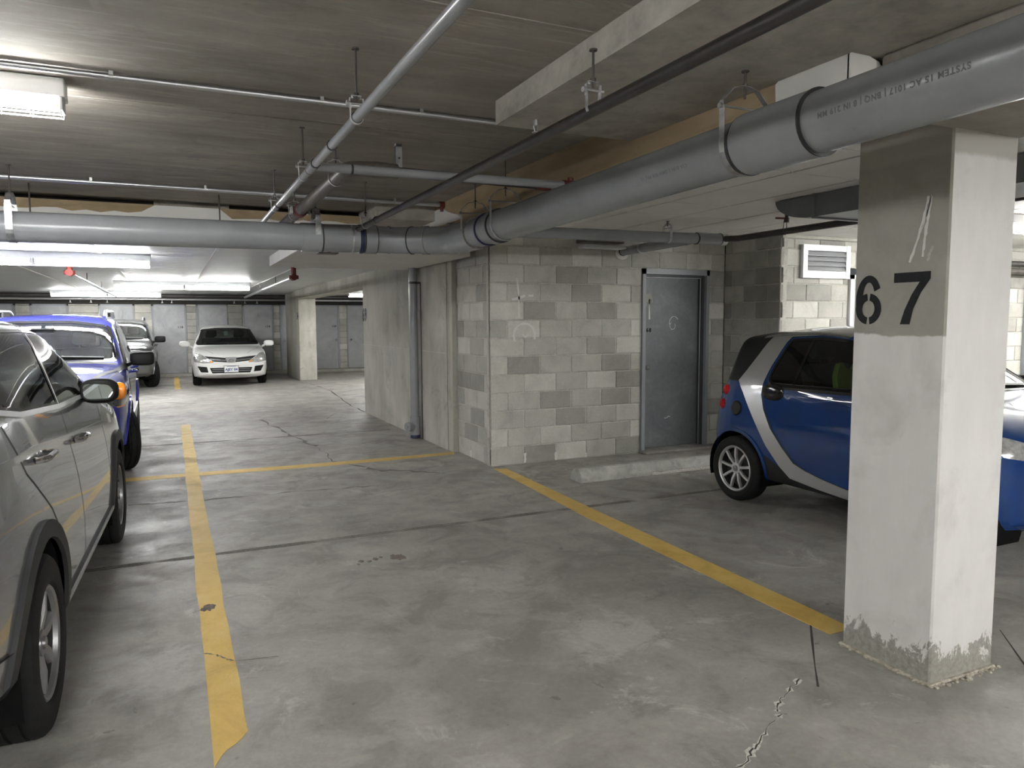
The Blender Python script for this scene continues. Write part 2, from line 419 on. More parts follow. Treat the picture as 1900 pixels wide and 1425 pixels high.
def obj(name, bm, mat, parent=None, smooth=False, local=False, angle=40, recalc=True):
    bmesh.ops.remove_doubles(bm, verts=bm.verts[:], dist=1e-5) if smooth else None
    if recalc: bmesh.ops.recalc_face_normals(bm, faces=bm.faces[:])
    me = bpy.data.meshes.new(name); bm.to_mesh(me); bm.free()
    mats = mat if isinstance(mat, (list, tuple)) else [mat]
    for m in mats: me.materials.append(MATS[m])
    if smooth:
        me.shade_smooth()
        try: me.set_sharp_from_angle(angle=R(angle))
        except Exception: pass
    o = bpy.data.objects.new(name, me); COL.objects.link(o)
    if parent is None:
        if me.vertices:
            xs = [v.co for v in me.vertices]
            c = Vector(((min(p.x for p in xs) + max(p.x for p in xs)) / 2, (min(p.y for p in xs) + max(p.y for p in xs)) / 2, min(p.z for p in xs)))
            me.transform(Matrix.Translation(-c)); o.location = c
    else:
        o.parent = parent
        if not local:
            if parent.parent is None: o.matrix_parent_inverse = parent.matrix_basis.inverted()
    return o
def empty(name, loc, rz=0.0):
    o = bpy.data.objects.new(name, None); COL.objects.link(o)
    o.location = loc; o.rotation_euler = (0, 0, rz); o.empty_display_size = 0.1
    o.matrix_basis = Matrix.Translation(Vector(loc)) @ Matrix.Rotation(rz, 4, 'Z')
    return o
def tag(o, label, cat, group=None):
    o['label'] = label; o['category'] = cat
    if group: o['group'] = group
    return o
def thing(name, loc, label, cat, group=None, rz=0.0): return tag(empty(name, loc, rz), label, cat, group)
def struct(o, label=None):
    o['kind'] = 'structure'
    if label: o['label'] = label
    return o
def B(): return bmesh.new()
def boxobj(name, dims, mat, parent=None, bev=0.0):
    b = B(); box(b, *dims, bev=bev); return obj(name, b, mat, parent)
def text_mesh(s, size, bold=0.0, align='CENTER', spacing=1.0):
    cu = bpy.data.curves.new('t', 'FONT'); cu.body = s; cu.size = size; cu.align_x = align; cu.align_y = 'BOTTOM_BASELINE'
    cu.offset = bold; cu.resolution_u = 4; cu.space_character = spacing
    o = bpy.data.objects.new('t', cu); COL.objects.link(o)
    dg = bpy.context.evaluated_depsgraph_get()
    me = bpy.data.meshes.new_from_object(o.evaluated_get(dg))
    vs = [tuple(v.co) for v in me.vertices]; fs = [tuple(p.vertices) for p in me.polygons]
    bpy.data.objects.remove(o, do_unlink=True); bpy.data.curves.remove(cu); bpy.data.meshes.remove(me)
    return vs, fs
def text_on(name, s, size, fn, mat, parent=None, bold=0.0, align='CENTER', spacing=1.0, local=False, cut=None):
    vs, fs = text_mesh(s, size, bold, align, spacing); b = B()
    vv = [b.verts.new((v[0], v[1], 0)) for v in vs]
    for f in fs:
        try: b.faces.new([vv[i] for i in f])
        except ValueError: pass
    if cut:
        for (x0, x1, y0, y1) in cut:
            for co, no in (((x0, 0, 0), (1, 0, 0)), ((x1, 0, 0), (1, 0, 0)), ((0, y0, 0), (0, 1, 0)), ((0, y1, 0), (0, 1, 0))):
                bmesh.ops.bisect_plane(b, geom=b.verts[:] + b.edges[:] + b.faces[:], plane_co=co, plane_no=no)
            dead = [f for f in b.faces if x0 < f.calc_center_median().x < x1 and y0 < f.calc_center_median().y < y1]
            bmesh.ops.delete(b, geom=dead, context='FACES')
    for v in b.verts: v.co = Vector(fn(v.co.x, v.co.y))
    return obj(name, b, mat, parent, local=local, recalc=False)
# ================================================================== SETTING
XL, XR, YB, YF = -9.0, 13.0, -9.0, 23.95
ZS, ZD, ZC1, ZC2 = 2.71, 2.59, 2.43, 2.55      # slab, drop panel, rear ceiling, right-hand ceiling

# floor: slabs separated by sawn joints
fl = struct(empty('floor', (0, 0, 0)))
g = 0.006
for y0, y1 in ((YB, 5.305 - g), (5.305 + g, 10.465 - g), (10.465 + g, YF + 0.3)):
    boxobj('slab', (XL, y0, -0.15, XR, y1, 0.0), 'floor_concrete', fl)
boxobj('joint_bed', (XL, YB, -0.2, XR, YF, -0.012), 'joint_dark', fl)
def flat_ribbon(name, pts, wd, mat, parent, z=0.0012, jag=0.0):
    b = B(); prev = None; r2 = random.Random(len(pts) * 7 + int(abs(pts[0][0]) * 100))
    for i, p in enumerate(pts):
        a = Vector(pts[max(0, i - 1)]); c = Vector(pts[min(len(pts) - 1, i + 1)]); d = (c - a).normalized(); n = Vector((-d.y, d.x))
        w2 = wd * (0.5 + (r2.random() - 0.5) * jag)
        l = b.verts.new((p[0] + n.x * w2, p[1] + n.y * w2, z)); q = b.verts.new((p[0] - n.x * w2, p[1] - n.y * w2, z))
        if prev: b.faces.new((prev[0], prev[1], q, l))
        prev = (l, q)
    return obj(name, b, mat, parent)
def wiggle(pts, n, amp, seed=1):
    r2 = random.Random(seed); out = []
    for a, b_ in zip(pts, pts[1:]):
        for i in range(n):
            t = i / n; out.append((a[0] + (b_[0] - a[0]) * t + (r2.random() - 0.5) * amp, a[1] + (b_[1] - a[1]) * t + (r2.random() - 0.5) * amp))
    out.append(pts[-1]); return out
for yj, x0j, x1j in ((5.305, -4.0, 7.0), (10.465, -3.0, 3.0)):
    for s_ in (-1, 1):
        n_ = int((x1j - x0j) / 0.12)
        flat_ribbon('joint_stain', [(x0j + 0.12 * i, yj + s_ * (g + 0.011)) for i in range(n_)], 0.022, 'crack_grey', fl, z=0.0008, jag=1.1)
flat_ribbon('saw_cut', [(3.14, 2.87), (2.813, 2.544), (2.622, 2.352), (2.477, 2.201)], 0.011, 'joint_dark', fl, jag=0.6)
flat_ribbon('saw_cut', [(3.78, 2.23), (3.5, 1.95), (3.2, 1.66)], 0.008, 'joint_dark', fl, jag=0.5)
ck = [(2.463, 2.287), (2.293, 2.212), (2.197, 2.161), (2.164, 2.108), (2.073, 2.064), (1.932, 1.989), (1.844, 1.936), (1.70, 1.88), (1.55, 1.74)]
flat_ribbon('crack', wiggle(ck, 6, 0.016, 3), 0.016, 'crumb_pale', fl, jag=1.5, z=0.0012)
flat_ribbon('crack', wiggle(ck, 6, 0.016, 3), 0.005, 'joint_dark', fl, jag=0.8, z=0.0018)
flat_ribbon('crack', wiggle([(1.254, 12.49), (1.482, 10.5), (1.626, 9.38), (1.639, 8.33), (1.953, 7.64), (2.5, 7.2)], 8, 0.07, 5), 0.035, 'crack_grey', fl, jag=1.6)
flat_ribbon('crack', wiggle([(0.08, 3.70), (0.13, 3.663), (0.162, 3.604), (0.206, 3.553), (0.4, 3.51)], 5, 0.012, 7), 0.007, 'crack_grey', fl, jag=1.2, z=0.004)
flat_ribbon('crack', wiggle([(-0.4, 7.1), (0.3, 7.0), (1.1, 6.98), (1.9, 6.88)], 9, 0.05, 9), 0.02, 'crack_grey', fl, jag=1.6)
flat_ribbon('crack', wiggle([(2.25, 12.1), (2.6, 12.9), (3.0, 12.65)], 6, 0.02, 11), 0.02, 'crack_grey', fl, jag=1.0)
flat_ribbon('crack', wiggle([(3.2, 20.0), (3.3, 17.0), (3.05, 14.0), (3.05, 12.7)], 7, 0.03, 12), 0.02, 'joint_dark', fl, jag=1.0)
def splat(name, c, rx, ry, mat, seed, parent, z=0.0015):
    b = B(); r2 = random.Random(seed); n = 22
    vs = [b.verts.new((c[0] + math.cos(2 * PI * i / n) * rx * (0.6 + 0.6 * r2.random()), c[1] + math.sin(2 * PI * i / n) * ry * (0.6 + 0.6 * r2.random()), z)) for i in range(n)]
    ce = b.verts.new((c[0], c[1], z + 0.002))
    for i in range(n): b.faces.new((vs[i], vs[(i + 1) % n], ce))
    return obj(name, b, mat, parent)
splat('chipped_patch', (1.33, 4.70), 0.055, 0.07, 'patch_brown', 4, fl)
for i, (cx, cy, r_) in enumerate([(1.08, 4.71, 0.02), (1.13, 4.69, 0.018), (1.18, 4.72, 0.02), (1.22, 4.74, 0.013), (1.05, 4.66, 0.012), (0.13, 4.30, 0.035), (0.10, 4.28, 0.02)]):
    splat('chipped_patch', (cx, cy), r_, r_ * 1.6, 'patch_brown', 20 + i, fl, z=0.0035)

# yellow bay lines
def yline(poly, label, z=0.0025):
    b = B(); prism(b, poly, 'z', 0.0, z); return tag(obj('bay_line', b, 'yellow_paint'), label, 'line')
r2 = random.Random(5)
def rag(x0, x1, y0, y1, n=14, a=0.012, ragged_end=True):
    L = [(x0 + (r2.random() - 0.5) * a, y0 + (y1 - y0) * i / n) for i in range(n + 1)]
    Rr = [(x1 + (r2.random() - 0.5) * a, y0 + (y1 - y0) * i / n) for i in range(n + 1)]
    if ragged_end:
        e = [(x0 + (x1 - x0) * t, y0 + d) for t, d in ((0.12, 0.035), (0.25, 0.075), (0.4, 0.105), (0.6, 0.125), (0.8, 0.155), (0.95, 0.19))]
        Rr = [(x1, y0 + 0.2)] + Rr[1:]
        return L[::-1] + e + Rr
    return L[::-1] + Rr
yline(rag(0.075, 0.208, 2.70, 12.43, 30), 'long yellow bay line with a ragged near end beside the silver crossover')
b = [(-2.6, 8.19), (-1.0, 8.19), (0.0, 8.175), (1.458, 8.10), (2.3, 8.11), (3.02, 8.15), (3.07, 8.30), (2.3, 8.28), (1.505, 8.29), (0.0, 8.36), (-1.0, 8.37), (-2.6, 8.37)]
yline(b, 'thin yellow line crossing the lane from the blue utility vehicle to the concrete wall', 0.002)
yline([(3.09, 7.14), (3.04, 6.0), (2.985, 5.0), (2.97, 4.0), (2.955, 3.0), (2.955, 2.566), (3.04, 2.56), (3.119, 2.6), (3.13, 2.861), (3.15, 4.0), (3.17, 5.2), (3.20, 6.2), (3.218, 7.08)], 'yellow bay line running from the block wall corner to the column numbered 67')
yline(rag(0.02, 0.15, 19.25, 23.5, 10, 0.02, False), 'short yellow bay line far back, left of the white hatchback')

# slab ceiling, drop panel, beams
b = B(); box(b, XL, YB, ZS, XR, 7.75, ZS + 0.25)
ce = struct(obj('ceiling', b, 'slab_concrete'))
struct(boxobj('ceiling_drop_panel', (1.555, 0.9, ZD, 4.7, 3.53, ZS + 0.02), 'beam_concrete'))
struct(boxobj('trim_1', (2.50, -8.9, 2.36, 3.36, 2.03, ZD + 0.01), 'slab_concrete', bev=0.02))       # beam over the column
struct(boxobj('ceiling_drop_panel', (1.80, 6.87, 2.56, 2.40, 7.6, ZS + 0.02), 'beam_concrete'))
# board joint seams of the formwork on the slab soffit
for y_ in (4.3, 2.55, 0.8):
    struct(boxobj('trim_2', (XL, y_ - 0.004, ZS - 0.004, 1.55, y_ + 0.004, ZS + 0.01), 'slab_concrete'))

# upstand along the lane: tan boards with a torn skin of white drywall
bh = struct(empty('wall_upstand', (2.38, 4.5, 2.43)))
boxobj('tan_board', (2.385, 2.06, 2.40, 2.42, 7.6, ZS), 'tan_board', bh)
b = B()
prism(b, [(6.15, 2.5), (7.6, 2.5), (7.6, 2.62), (7.2, 2.61), (6.95, 2.66), (6.75, 2.655), (6.62, 2.64), (6.5, 2.60), (6.38, 2.57), (6.27, 2.545), (6.2, 2.52)], 'x', 2.372, 2.385)
obj('drywall_skin', b, 'white_board', bh)
b = B(); prism(b, [(2.055, 2.40), (2.42, 2.40), (2.43, 2.58), (2.40, 2.60), (2.2, 2.598), (2.06, 2.60), (2.055, 2.60)], 'x', 2.37, 2.386); obj('drywall_skin', b, 'white_board', bh)
b = B(); prism(b, [(2.37, 2.40), (2.60, 2.40), (2.58, 2.50), (2.54, 2.555), (2.52, 2.575), (2.44, 2.598), (2.37, 2.60)], 'y', 2.045, 2.062); obj('drywall_end', b, 'white_board', bh)
bl = struct(empty('wall_upstand', (-3, 7.5, 2.43)))
boxobj('tan_board', (XL, 7.56, ZC1 - 0.02, 2.39, 7.6, 2.665), 'tan_board', bl)
boxobj('shadow_gap', (XL, 7.68, 2.6, 2.39, 7.75, ZS), 'gap_dark', bl)
top = []
r3 = random.Random(3); x = XL
while x < 1.95:
    z = 2.585 + (r3.random() - 0.5) * 0.03
    if -0.1 < x < 0.55: z = 2.66
    top.append((x, z)); x += 0.11
b = B(); prism(b, [(XL, ZC1 - 0.02), (1.95, ZC1 - 0.02)] + top[::-1], 'y', 7.545, 7.56); obj('drywall_skin', b, 'white_board', bl)
boxobj('blocking', (-0.1, 7.60, 2.655, 0.55, 7.72, ZS), 'slab_concrete', bl)

# rear ceiling of planks, with cover strips
rc = struct(empty('ceiling_rear', (0, 15, ZC1)))
boxobj('backing', (XL, 7.58, ZC1 + 0.02, 8.0, YF, ZC1 + 0.2), 'gap_dark', rc)
pl_me = {}
y = 7.6; i = 0
edges = [XL, -2.0, -0.74, 0.52, 1.78, 3.9]
while y < YF - 0.05:
    for x0, x1 in zip(edges, edges[1:]):
        b = B(); box(b, x0 + 0.003, y + 0.004, ZC1, x1 - 0.003, min(y + 0.296, YF), ZC1 + 0.02, bev=0.004); obj('plank', b, 'plank_white', rc)
    y += 0.30; i += 1
for x0 in edges[1:-1]:
    boxobj('cover_strip', (x0 - 0.02, 7.6, ZC1 - 0.008, x0 + 0.02, YF, ZC1), 'white_board', rc)
boxobj('panel', (3.9, 7.6, ZC1, 9.0, YF, ZC1 + 0.02), 'panel_white', rc)
struct(boxobj('trim_3', (1.175, 7.6, 2.30, 3.03, 9.88, ZC1 - 0.002), 'white_board', bev=0.003))       # boxed-in drop
# right-hand ceiling of panels
rr = struct(empty('ceiling_right', (5, 5, ZC2)))
boxobj('backing', (2.42, 2.06, ZC2 + 0.012, XR, 7.3, ZC2 + 0.1), 'gap_dark', rr)
xs = [2.42, 3.11, 3.73, 4.335, 4.955, 5.565, 6.18, 6.8, 7.4, 8.2, 9.0, 10.2, 11.5, XR]
ys = [2.07, 2.45, 3.05, 3.66, 4.28, 4.95, 5.57, 6.20, 6.74, 7.35]
for x0, x1 in zip(xs, xs[1:]):
    for y0, y1 in zip(ys, ys[1:]):
        b = B(); dz = rng.random() * 0.004; box(b, x0 + 0.007, y0 + 0.007, ZC2 - dz, x1 - 0.007, y1 - 0.007, ZC2 + 0.012 - dz); obj('panel', b, 'panel_white', rr)
struct(boxobj('ceiling_far_right', (3.36, -8.9, 2.58, XR, 2.06, ZS), 'slab_concrete'))

# ------------------------------------------------------------------ block walls
BW = {}
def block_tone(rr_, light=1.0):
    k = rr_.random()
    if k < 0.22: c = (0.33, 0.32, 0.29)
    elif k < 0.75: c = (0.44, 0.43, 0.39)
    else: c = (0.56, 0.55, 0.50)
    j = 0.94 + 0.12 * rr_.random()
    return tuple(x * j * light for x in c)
def block(parent, org, d, n, u0, u1, z0, z1, col, proud):
    # one block: a bevelled box in (u along wall, depth, z), mesh shared by size
    key = (round(u1 - u0, 3), round(z1 - z0, 3))
    if key not in BW:
        b = B(); L, H = key; box(b, 0, -0.05, 0, L, 0, H, bev=0.007)
        bmesh.ops.recalc_face_normals(b, faces=b.faces[:])
        me = bpy.data.meshes.new('block'); b.to_mesh(me); b.free(); me.materials.append(MATS['cinder_block']); BW[key] = me
    o = bpy.data.objects.new('block', BW[key]); COL.objects.link(o)
    m = Matrix.Identity(4)
    for i in range(3): m[i][0] = d[i]; m[i][1] = n[i]; m[i][2] = (0, 0, 1)[i]
    p = Vector(org) + Vector(d) * u0 + Vector(n) * proud
    m[0][3], m[1][3], m[2][3] = p.x, p.y, z0
    o.parent = parent; o.matrix_parent_inverse = parent.matrix_basis.inverted(); o.matrix_basis = m
    o.color = col + (1,)
def block_wall(name, org, d, n, length, z_top, first, holes=(), seed=1, light=1.0, alt=None):
    """first(k): length of the first block of course k; holes: (u0,u1,z0,z1)"""
    w_ = struct(empty(name, tuple(org)))
    r_ = random.Random(seed); org = Vector(org); d = Vector(d); n = Vector(n); J = 0.01
    b = B()
    def quadbox(u0, u1, z0, z1):
        ps = [org + d * u + n * q for u in (u0, u1) for q in (-0.009, -0.10)]
        vs = [b.verts.new((p.x, p.y, z)) for p in ps for z in (z0, z1)]
        for q in ((0, 1, 3, 2), (4, 6, 7, 5), (0, 4, 5, 1), (2, 3, 7, 6), (0, 2, 6, 4), (1, 5, 7, 3)): b.faces.new([vs[i] for i in q])
    cuts = sorted({0.0, length} | {h[0] for h in holes} | {h[1] for h in holes})
    for u0, u1 in zip(cuts, cuts[1:]):
        hz = [h for h in holes if h[0] <= u0 and h[1] >= u1]
        segs = [(0.0, z_top)]
        for h in hz:
            new = []
            for a, c in segs:
                if h[2] > a: new.append((a, min(c, h[2])))
                if h[3] < c: new.append((max(a, h[3]), c))
            segs = new
        for a, c in segs:
            if c - a > 0.01: quadbox(u0, u1, a, c)
    obj('mortar', b, 'mortar', w_)
    k = 0; z = 0.0
    while z < z_top - 0.02:
        z1 = min(z + 0.2, z_top); u = 0.0; L = first(k)
        while u < length - 0.01:
            e = min(u + L, length); L = 0.4
            pieces = [(u, e)]
            for h in holes:
                if h[2] < z + 0.1 < h[3]:
                    new = []
                    for a, c in pieces:
                        if c <= h[0] or a >= h[1]: new.append((a, c))
                        else:
                            if a < h[0]: new.append((a, h[0]))
                            if c > h[1]: new.append((h[1], c))
                    pieces = new
            for a, c in pieces:
                if c - a > 0.03:
                    a2 = a + (J / 2 if a > 0.001 else 0); c2 = c - (J / 2 if c < length - 0.001 else 0)
                    block(w_, org, d, n, a2, c2, z + J / 2, z1 - J / 2, block_tone(r_, light), (r_.random() - 0.5) * 0.004)
            u = e
        z = z1; k += 1
    return w_
ev = lambda a, c: (lambda k: a if k % 2 == 0 else c)
block_wall('wall_front', (3.115, 7.25, 0), (1, 0, 0), (0, -1, 0), 3.2, 2.58, ev(0.4, 0.2), holes=[(1.955, 2.945, 0.0, 2.2)], seed=4)
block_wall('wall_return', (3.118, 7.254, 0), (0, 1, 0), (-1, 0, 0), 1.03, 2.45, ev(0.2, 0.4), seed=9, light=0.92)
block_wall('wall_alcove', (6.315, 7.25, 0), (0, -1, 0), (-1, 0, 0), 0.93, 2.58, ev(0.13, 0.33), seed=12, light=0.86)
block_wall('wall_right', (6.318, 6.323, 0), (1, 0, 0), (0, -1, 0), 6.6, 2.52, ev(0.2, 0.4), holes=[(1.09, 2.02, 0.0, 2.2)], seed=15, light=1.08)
struct(boxobj('trim_4', (6.315, 6.295, 2.515, XR, 6.32, 2.55), 'wall_concrete'))

# concrete wall numbered 69, its return strip, the beam beyond and the column numbered 34
wc = struct(empty('wall_concrete', (3.1, 10.5, 0)))
b = B(); prism(b, [(3.045, 12.70), (3.045, 8.42), (3.06, 8.40), (3.06, 8.285), (3.40, 8.285), (3.40, 12.70)], 'z', 0.0, ZC1); obj('wall_face', b, 'wall_concrete', wc)
boxobj('form_seam', (3.041, 8.5, 1.195, 3.05, 12.70, 1.203), 'mortar', wc)
boxobj('form_seam', (3.042, 8.42, 0, 3.06, 8.425, ZC1), 'gap_dark', wc)
text_on('number', '69', 0.29, lambda x, y: (3.0425, 12.59 - x, 1.61 + y), 'stencil_black', wc, bold=0.016, spacing=1.15)
struct(boxobj('trim_5', (3.05, 12.69, 2.215, 3.5, 20.6, ZC1 + 0.01), 'wall_concrete'))
c34 = thing('concrete_column', (3.35, 21.6, 0), 'far concrete column numbered 34, standing right of the white hatchback', 'column')
b = B(); box(b, 3.14, 20.45, 0, 3.60, 22.9, ZC1, bev=0.015); obj('shaft', b, 'wall_concrete', c34)
text_on('number', '34', 0.24, lambda x, y: (3.1385, 20.62 - x, 1.68 + y), 'stencil_black', c34, bold=0.012, spacing=1.1)
# wall face scuffs
# foreground column 67
c67 = thing('concrete_column', (3.12, 2.225, 0), 'near white painted column stencilled 67, its paint worn off at the foot', 'column')
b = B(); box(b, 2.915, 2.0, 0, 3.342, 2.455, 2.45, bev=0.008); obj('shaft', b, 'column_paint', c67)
b = B(); box(b, 2.902, 1.985, -0.0, 3.35, 2.47, 0.012, bev=0.004); obj('foot_joint', b, 'rubble', c67)
# stencilled digits, with the stencil bridges of the 6
def band(b, c, rx, ry, th, a0, a1, fn, n=26):
    prev = None
    for i in range(n + 1):
        a = R(a0 + (a1 - a0) * i / n)
        cur = [b.verts.new(fn(c[0] + math.cos(a) * (rx + s_ * th / 2), c[1] + math.sin(a) * (ry + s_ * th / 2))) for s_ in (-1, 1)]
        if prev: b.faces.new((prev[0], prev[1], cur[1], cur[0]))
        prev = cur
DG = lambda y0, z0, h, xx: (lambda u, v: (xx, y0 - u * h * 1.1, z0 + v * h))
def six(parent, fn, fn2=None, name='number'):
    b = B(); band(b, (.28, .5), .205, .43, .145, 28, 205, fn2 or fn); band(b, (.28, .315), .205, .245, .145, 97, 263, fn); band(b, (.28, .315), .205, .245, .145, -83, 83, fn)
    return obj(name, b, 'stencil_black', parent, recalc=False)
def seven(parent, fn, name='number'):
    b = B(); P_ = [[(0, 1), (0, .81), (.50, .81), (.70, 1)], [(.50, .81), (.70, .86), (.70, 1)], [(.50, .81), (.36, .58), (.53, .60), (.70, .86)], [(.36, .58), (.23, .28), (.40, .30), (.53, .60)], [(.23, .28), (.15, 0), (.34, 0), (.40, .30)]]
    for q in P_: b.faces.new([b.verts.new(fn(*p)) for p in q])
    return obj(name, b, 'stencil_black', parent, recalc=False)
six(c67, DG(2.442, 1.563, 0.222, 2.9135), DG(2.442, 1.563, 0.222, 2.9128)); seven(c67, DG(2.247, 1.563, 0.225, 2.9135))
def stroke(name, pts, wd, fn, mat, parent, seed=1):
    b = B(); prev = None; r_ = random.Random(seed)
    for i, p in enumerate(pts):
        a = Vector(pts[max(0, i - 1)]); c = Vector(pts[min(len(pts) - 1, i + 1)]); dd = (c - a).normalized(); n = Vector((-dd.y, dd.x))
        w2 = wd * (0.3 + 0.4 * r_.random())
        l = b.verts.new(fn(p[0] + n.x * w2, p[1] + n.y * w2)); q = b.verts.new(fn(p[0] - n.x * w2, p[1] - n.y * w2))
        if prev: b.faces.new((prev[0], prev[1], q, l))
        prev = (l, q)
    return obj(name, b, mat, parent, recalc=False)
fc = lambda y, z: (2.9137, y, z)
stroke('paint_scratch', wiggle([(2.098, 2.10), (2.12, 2.0), (2.15, 1.90), (2.175, 1.83)], 6, 0.004, 2), 0.010, fc, 'chalk', c67, 2)
stroke('paint_scratch', wiggle([(2.088, 2.10), (2.10, 2.0), (2.108, 1.92), (2.115, 1.85)], 6, 0.004, 4), 0.012, fc, 'chalk', c67, 5)
stroke('paint_scratch', wiggle([(2.086, 2.105), (2.105, 2.02), (2.13, 1.95)], 5, 0.003, 6), 0.006, fc, 'chalk', c67, 7)
stroke('paint_scratch', wiggle([(2.07, 1.89), (2.085, 1.86), (2.09, 1.83)], 5, 0.006, 6), 0.012, fc, 'wall_concrete', c67, 9)
# crumbled concrete around the foot of the column
b = B(); r4 = random.Random(8)
for i in range(230):
    side = r4.random()
    if side < 0.5: px, py = 2.915 - abs(r4.gauss(0, 0.012)), 1.99 + r4.random() * 0.46
    else: px, py = 2.91 + r4.random() * 0.46, 2.0 - abs(r4.gauss(0, 0.018))
    s_ = 0.003 + 0.008 * r4.random() ** 2
    m = Matrix.Translation((px, py, s_ * 0.4)) @ Matrix.Rotation(r4.random() * 6, 4, 'Z') @ Matrix.Diagonal((s_ * 1.3, s_, s_ * 0.7, 1))
    bmesh.ops.create_icosphere(b, subdivisions=1, radius=1.0, matrix=m)
ru = obj('rubble', b, 'rubble'); ru['kind'] = 'stuff'; tag(ru, 'crumbled concrete crumbs around the foot of the column numbered 67', 'rubble')

# chalk marks on the front block wall
ff = lambda x, z: (x, 7.2445, z)
def arc(cx, cz, r, a0, a1, n=10, sx=1.0): return [(cx + math.cos(R(a0 + (a1 - a0) * i / n)) * r * sx, cz + math.sin(R(a0 + (a1 - a0) * i / n)) * r) for i in range(n + 1)]
wf = bpy.data.objects['wall_front']
for s_, wd_ in (([(3.43, 2.06), (3.44, 1.98), (3.455, 1.85), (3.455, 1.62)], 0.022), ([(3.37, 1.82), (3.45, 1.835), (3.53, 1.865)], 0.03), ([(3.57, 1.865), (3.63, 1.865)], 0.025), (arc(3.52, 1.43, 0.13, -150, -380, 14), 0.025), ([(3.50, 1.44), (3.53, 1.41), (3.57, 1.44)], 0.02)):
    stroke('chalk_mark', s_, wd_, ff, 'chalk', wf, 3)
# salt bloom at the foot of the block wall
for i, (x_, h_) in enumerate([(3.52, 0.12), (3.91, 0.10), (4.31, 0.06)]):
    stroke('salt_bloom', wiggle([(x_, 0.01), (x_ + 0.004, h_ * 0.5), (x_, h_)], 3, 0.008, i), 0.03 - i * 0.006, ff, 'chalk', wf, 4 + i)
fr_ = lambda y, z: (3.1095, y, z)
wr_ = bpy.data.objects['wall_return']
stroke('salt_bloom', wiggle([(7.83, 0.01), (7.84, 0.04), (7.835, 0.09)], 3, 0.006, 3), 0.03, fr_, 'chalk', wr_, 5)

# ------------------------------------------------------------------ back wall of storage lockers
wb = struct(empty('wall_back', (2, YF, 0)))
boxobj('wall_face', (XL, YF + 0.06, 0, XR, YF + 0.3, ZS), 'wall_concrete', wb)
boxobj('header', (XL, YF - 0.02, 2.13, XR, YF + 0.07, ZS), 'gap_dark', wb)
curb = struct(boxobj('baseboard_back', (XL, YF - 0.35, 0, XR, YF + 0.06, 0.09), 'wall_concrete', bev=0.01))
def storage_door(i, x0, x1, knob, num=None, label=None):
    d = struct(empty('door_%d' % i, (x0, YF, 0.09)))
    boxobj('leaf', (x0 + 0.04, YF - 0.005, 0.1, x1 - 0.04, YF + 0.03, 2.09), 'storage_door_paint', d)
    b = B(); box(b, x0, YF - 0.03, 0.09, x0 + 0.045, YF + 0.05, 2.13); box(b, x1 - 0.045, YF - 0.03, 0.09, x1, YF + 0.05, 2.13); box(b, x0, YF - 0.03, 2.085, x1, YF + 0.05, 2.13)
    obj('door_frame', b, 'frame_grey', d)
    kx = x1 - 0.12 if knob > 0 else x0 + 0.12
    b = B(); cyl(b, (kx, YF - 0.005, 1.02), (kx, YF - 0.045, 1.02), 0.014, 10); blob(b, (kx, YF - 0.06, 1.02), (0.032, 0.028, 0.032), 1.0, 12, 8)
    obj('door_knob', b, 'brass_knob', d, smooth=True)
    if num: text_on('number', num, 0.085, lambda x, y: ((x1 - 0.17 if knob > 0 else x0 + 0.2) + x, YF - 0.0065, 1.43 + y), 'stencil_black', d, bold=0.003, spacing=1.25)
doors = [(-4.35, -3.4, 1, None), (-3.2, -2.25, -1, None), (-1.95, -1.0, -1, None), (-0.48, 0.28, 1, '118'), (0.62, 1.52, -1, None), (2.0, 2.94, 1, '119'), (3.25, 4.15, -1, None), (4.0, 4.98, 1, '120'), (5.28, 6.2, -1, None), (-6.0, -5.1, 1, None)]
doors = [(-6.0, -5.1, 1, None), (-4.75, -3.85, 1, None), (-3.5, -2.6, -1, None), (-1.85, -0.95, -1, None), (-0.50, 0.42, 1, '118'), (0.70, 1.58, -1, None), (2.0, 2.90, 1, '119'), (3.10, 3.9, -1, None), (4.06, 4.95, 1, '120'), (5.2, 6.1, -1, None), (6.4, 7.3, 1, None)]
for i, (a, c, k_, n_) in enumerate(doors): storage_door(10 + i, a, c, k_, n_)
# block piers between the lockers
last = XL; gi = 0
for a, c, *_ in doors:
    if a - last > 0.05:
        z = 0.09
        while z < 2.1:
            b = B(); box(b, last + 0.004, YF - 0.015, z + 0.004, a - 0.004, YF + 0.06, min(z + 0.196, 2.13), bev=0.006); o = obj('block', b, 'cinder_block', wb); o.color = block_tone(rng, 1.0) + (1,)
            z += 0.2
    last = c
# pipes under the ceiling along the back wall are things (see below)
# enclosing walls out of view
struct(boxobj('wall_left', (XL - 0.2, YB, 0, XL, YF + 0.3, ZS), 'wall_concrete'))
struct(boxobj('wall_rear', (XL - 0.2, YB - 0.2, 0, XR + 0.2, YB, ZS), 'wall_concrete'))
struct(boxobj('wall_far_right', (XR, YB, 0, XR + 0.2, 7.5, ZS), 'wall_concrete'))
struct(boxobj('wall_lane_end', (8.0, 7.6, 0, 8.2, YF + 0.3, ZS), 'wall_concrete'))
struct(boxobj('wall_core', (3.40, 12.5, 0, 8.0, 12.7, ZS), 'wall_concrete'))

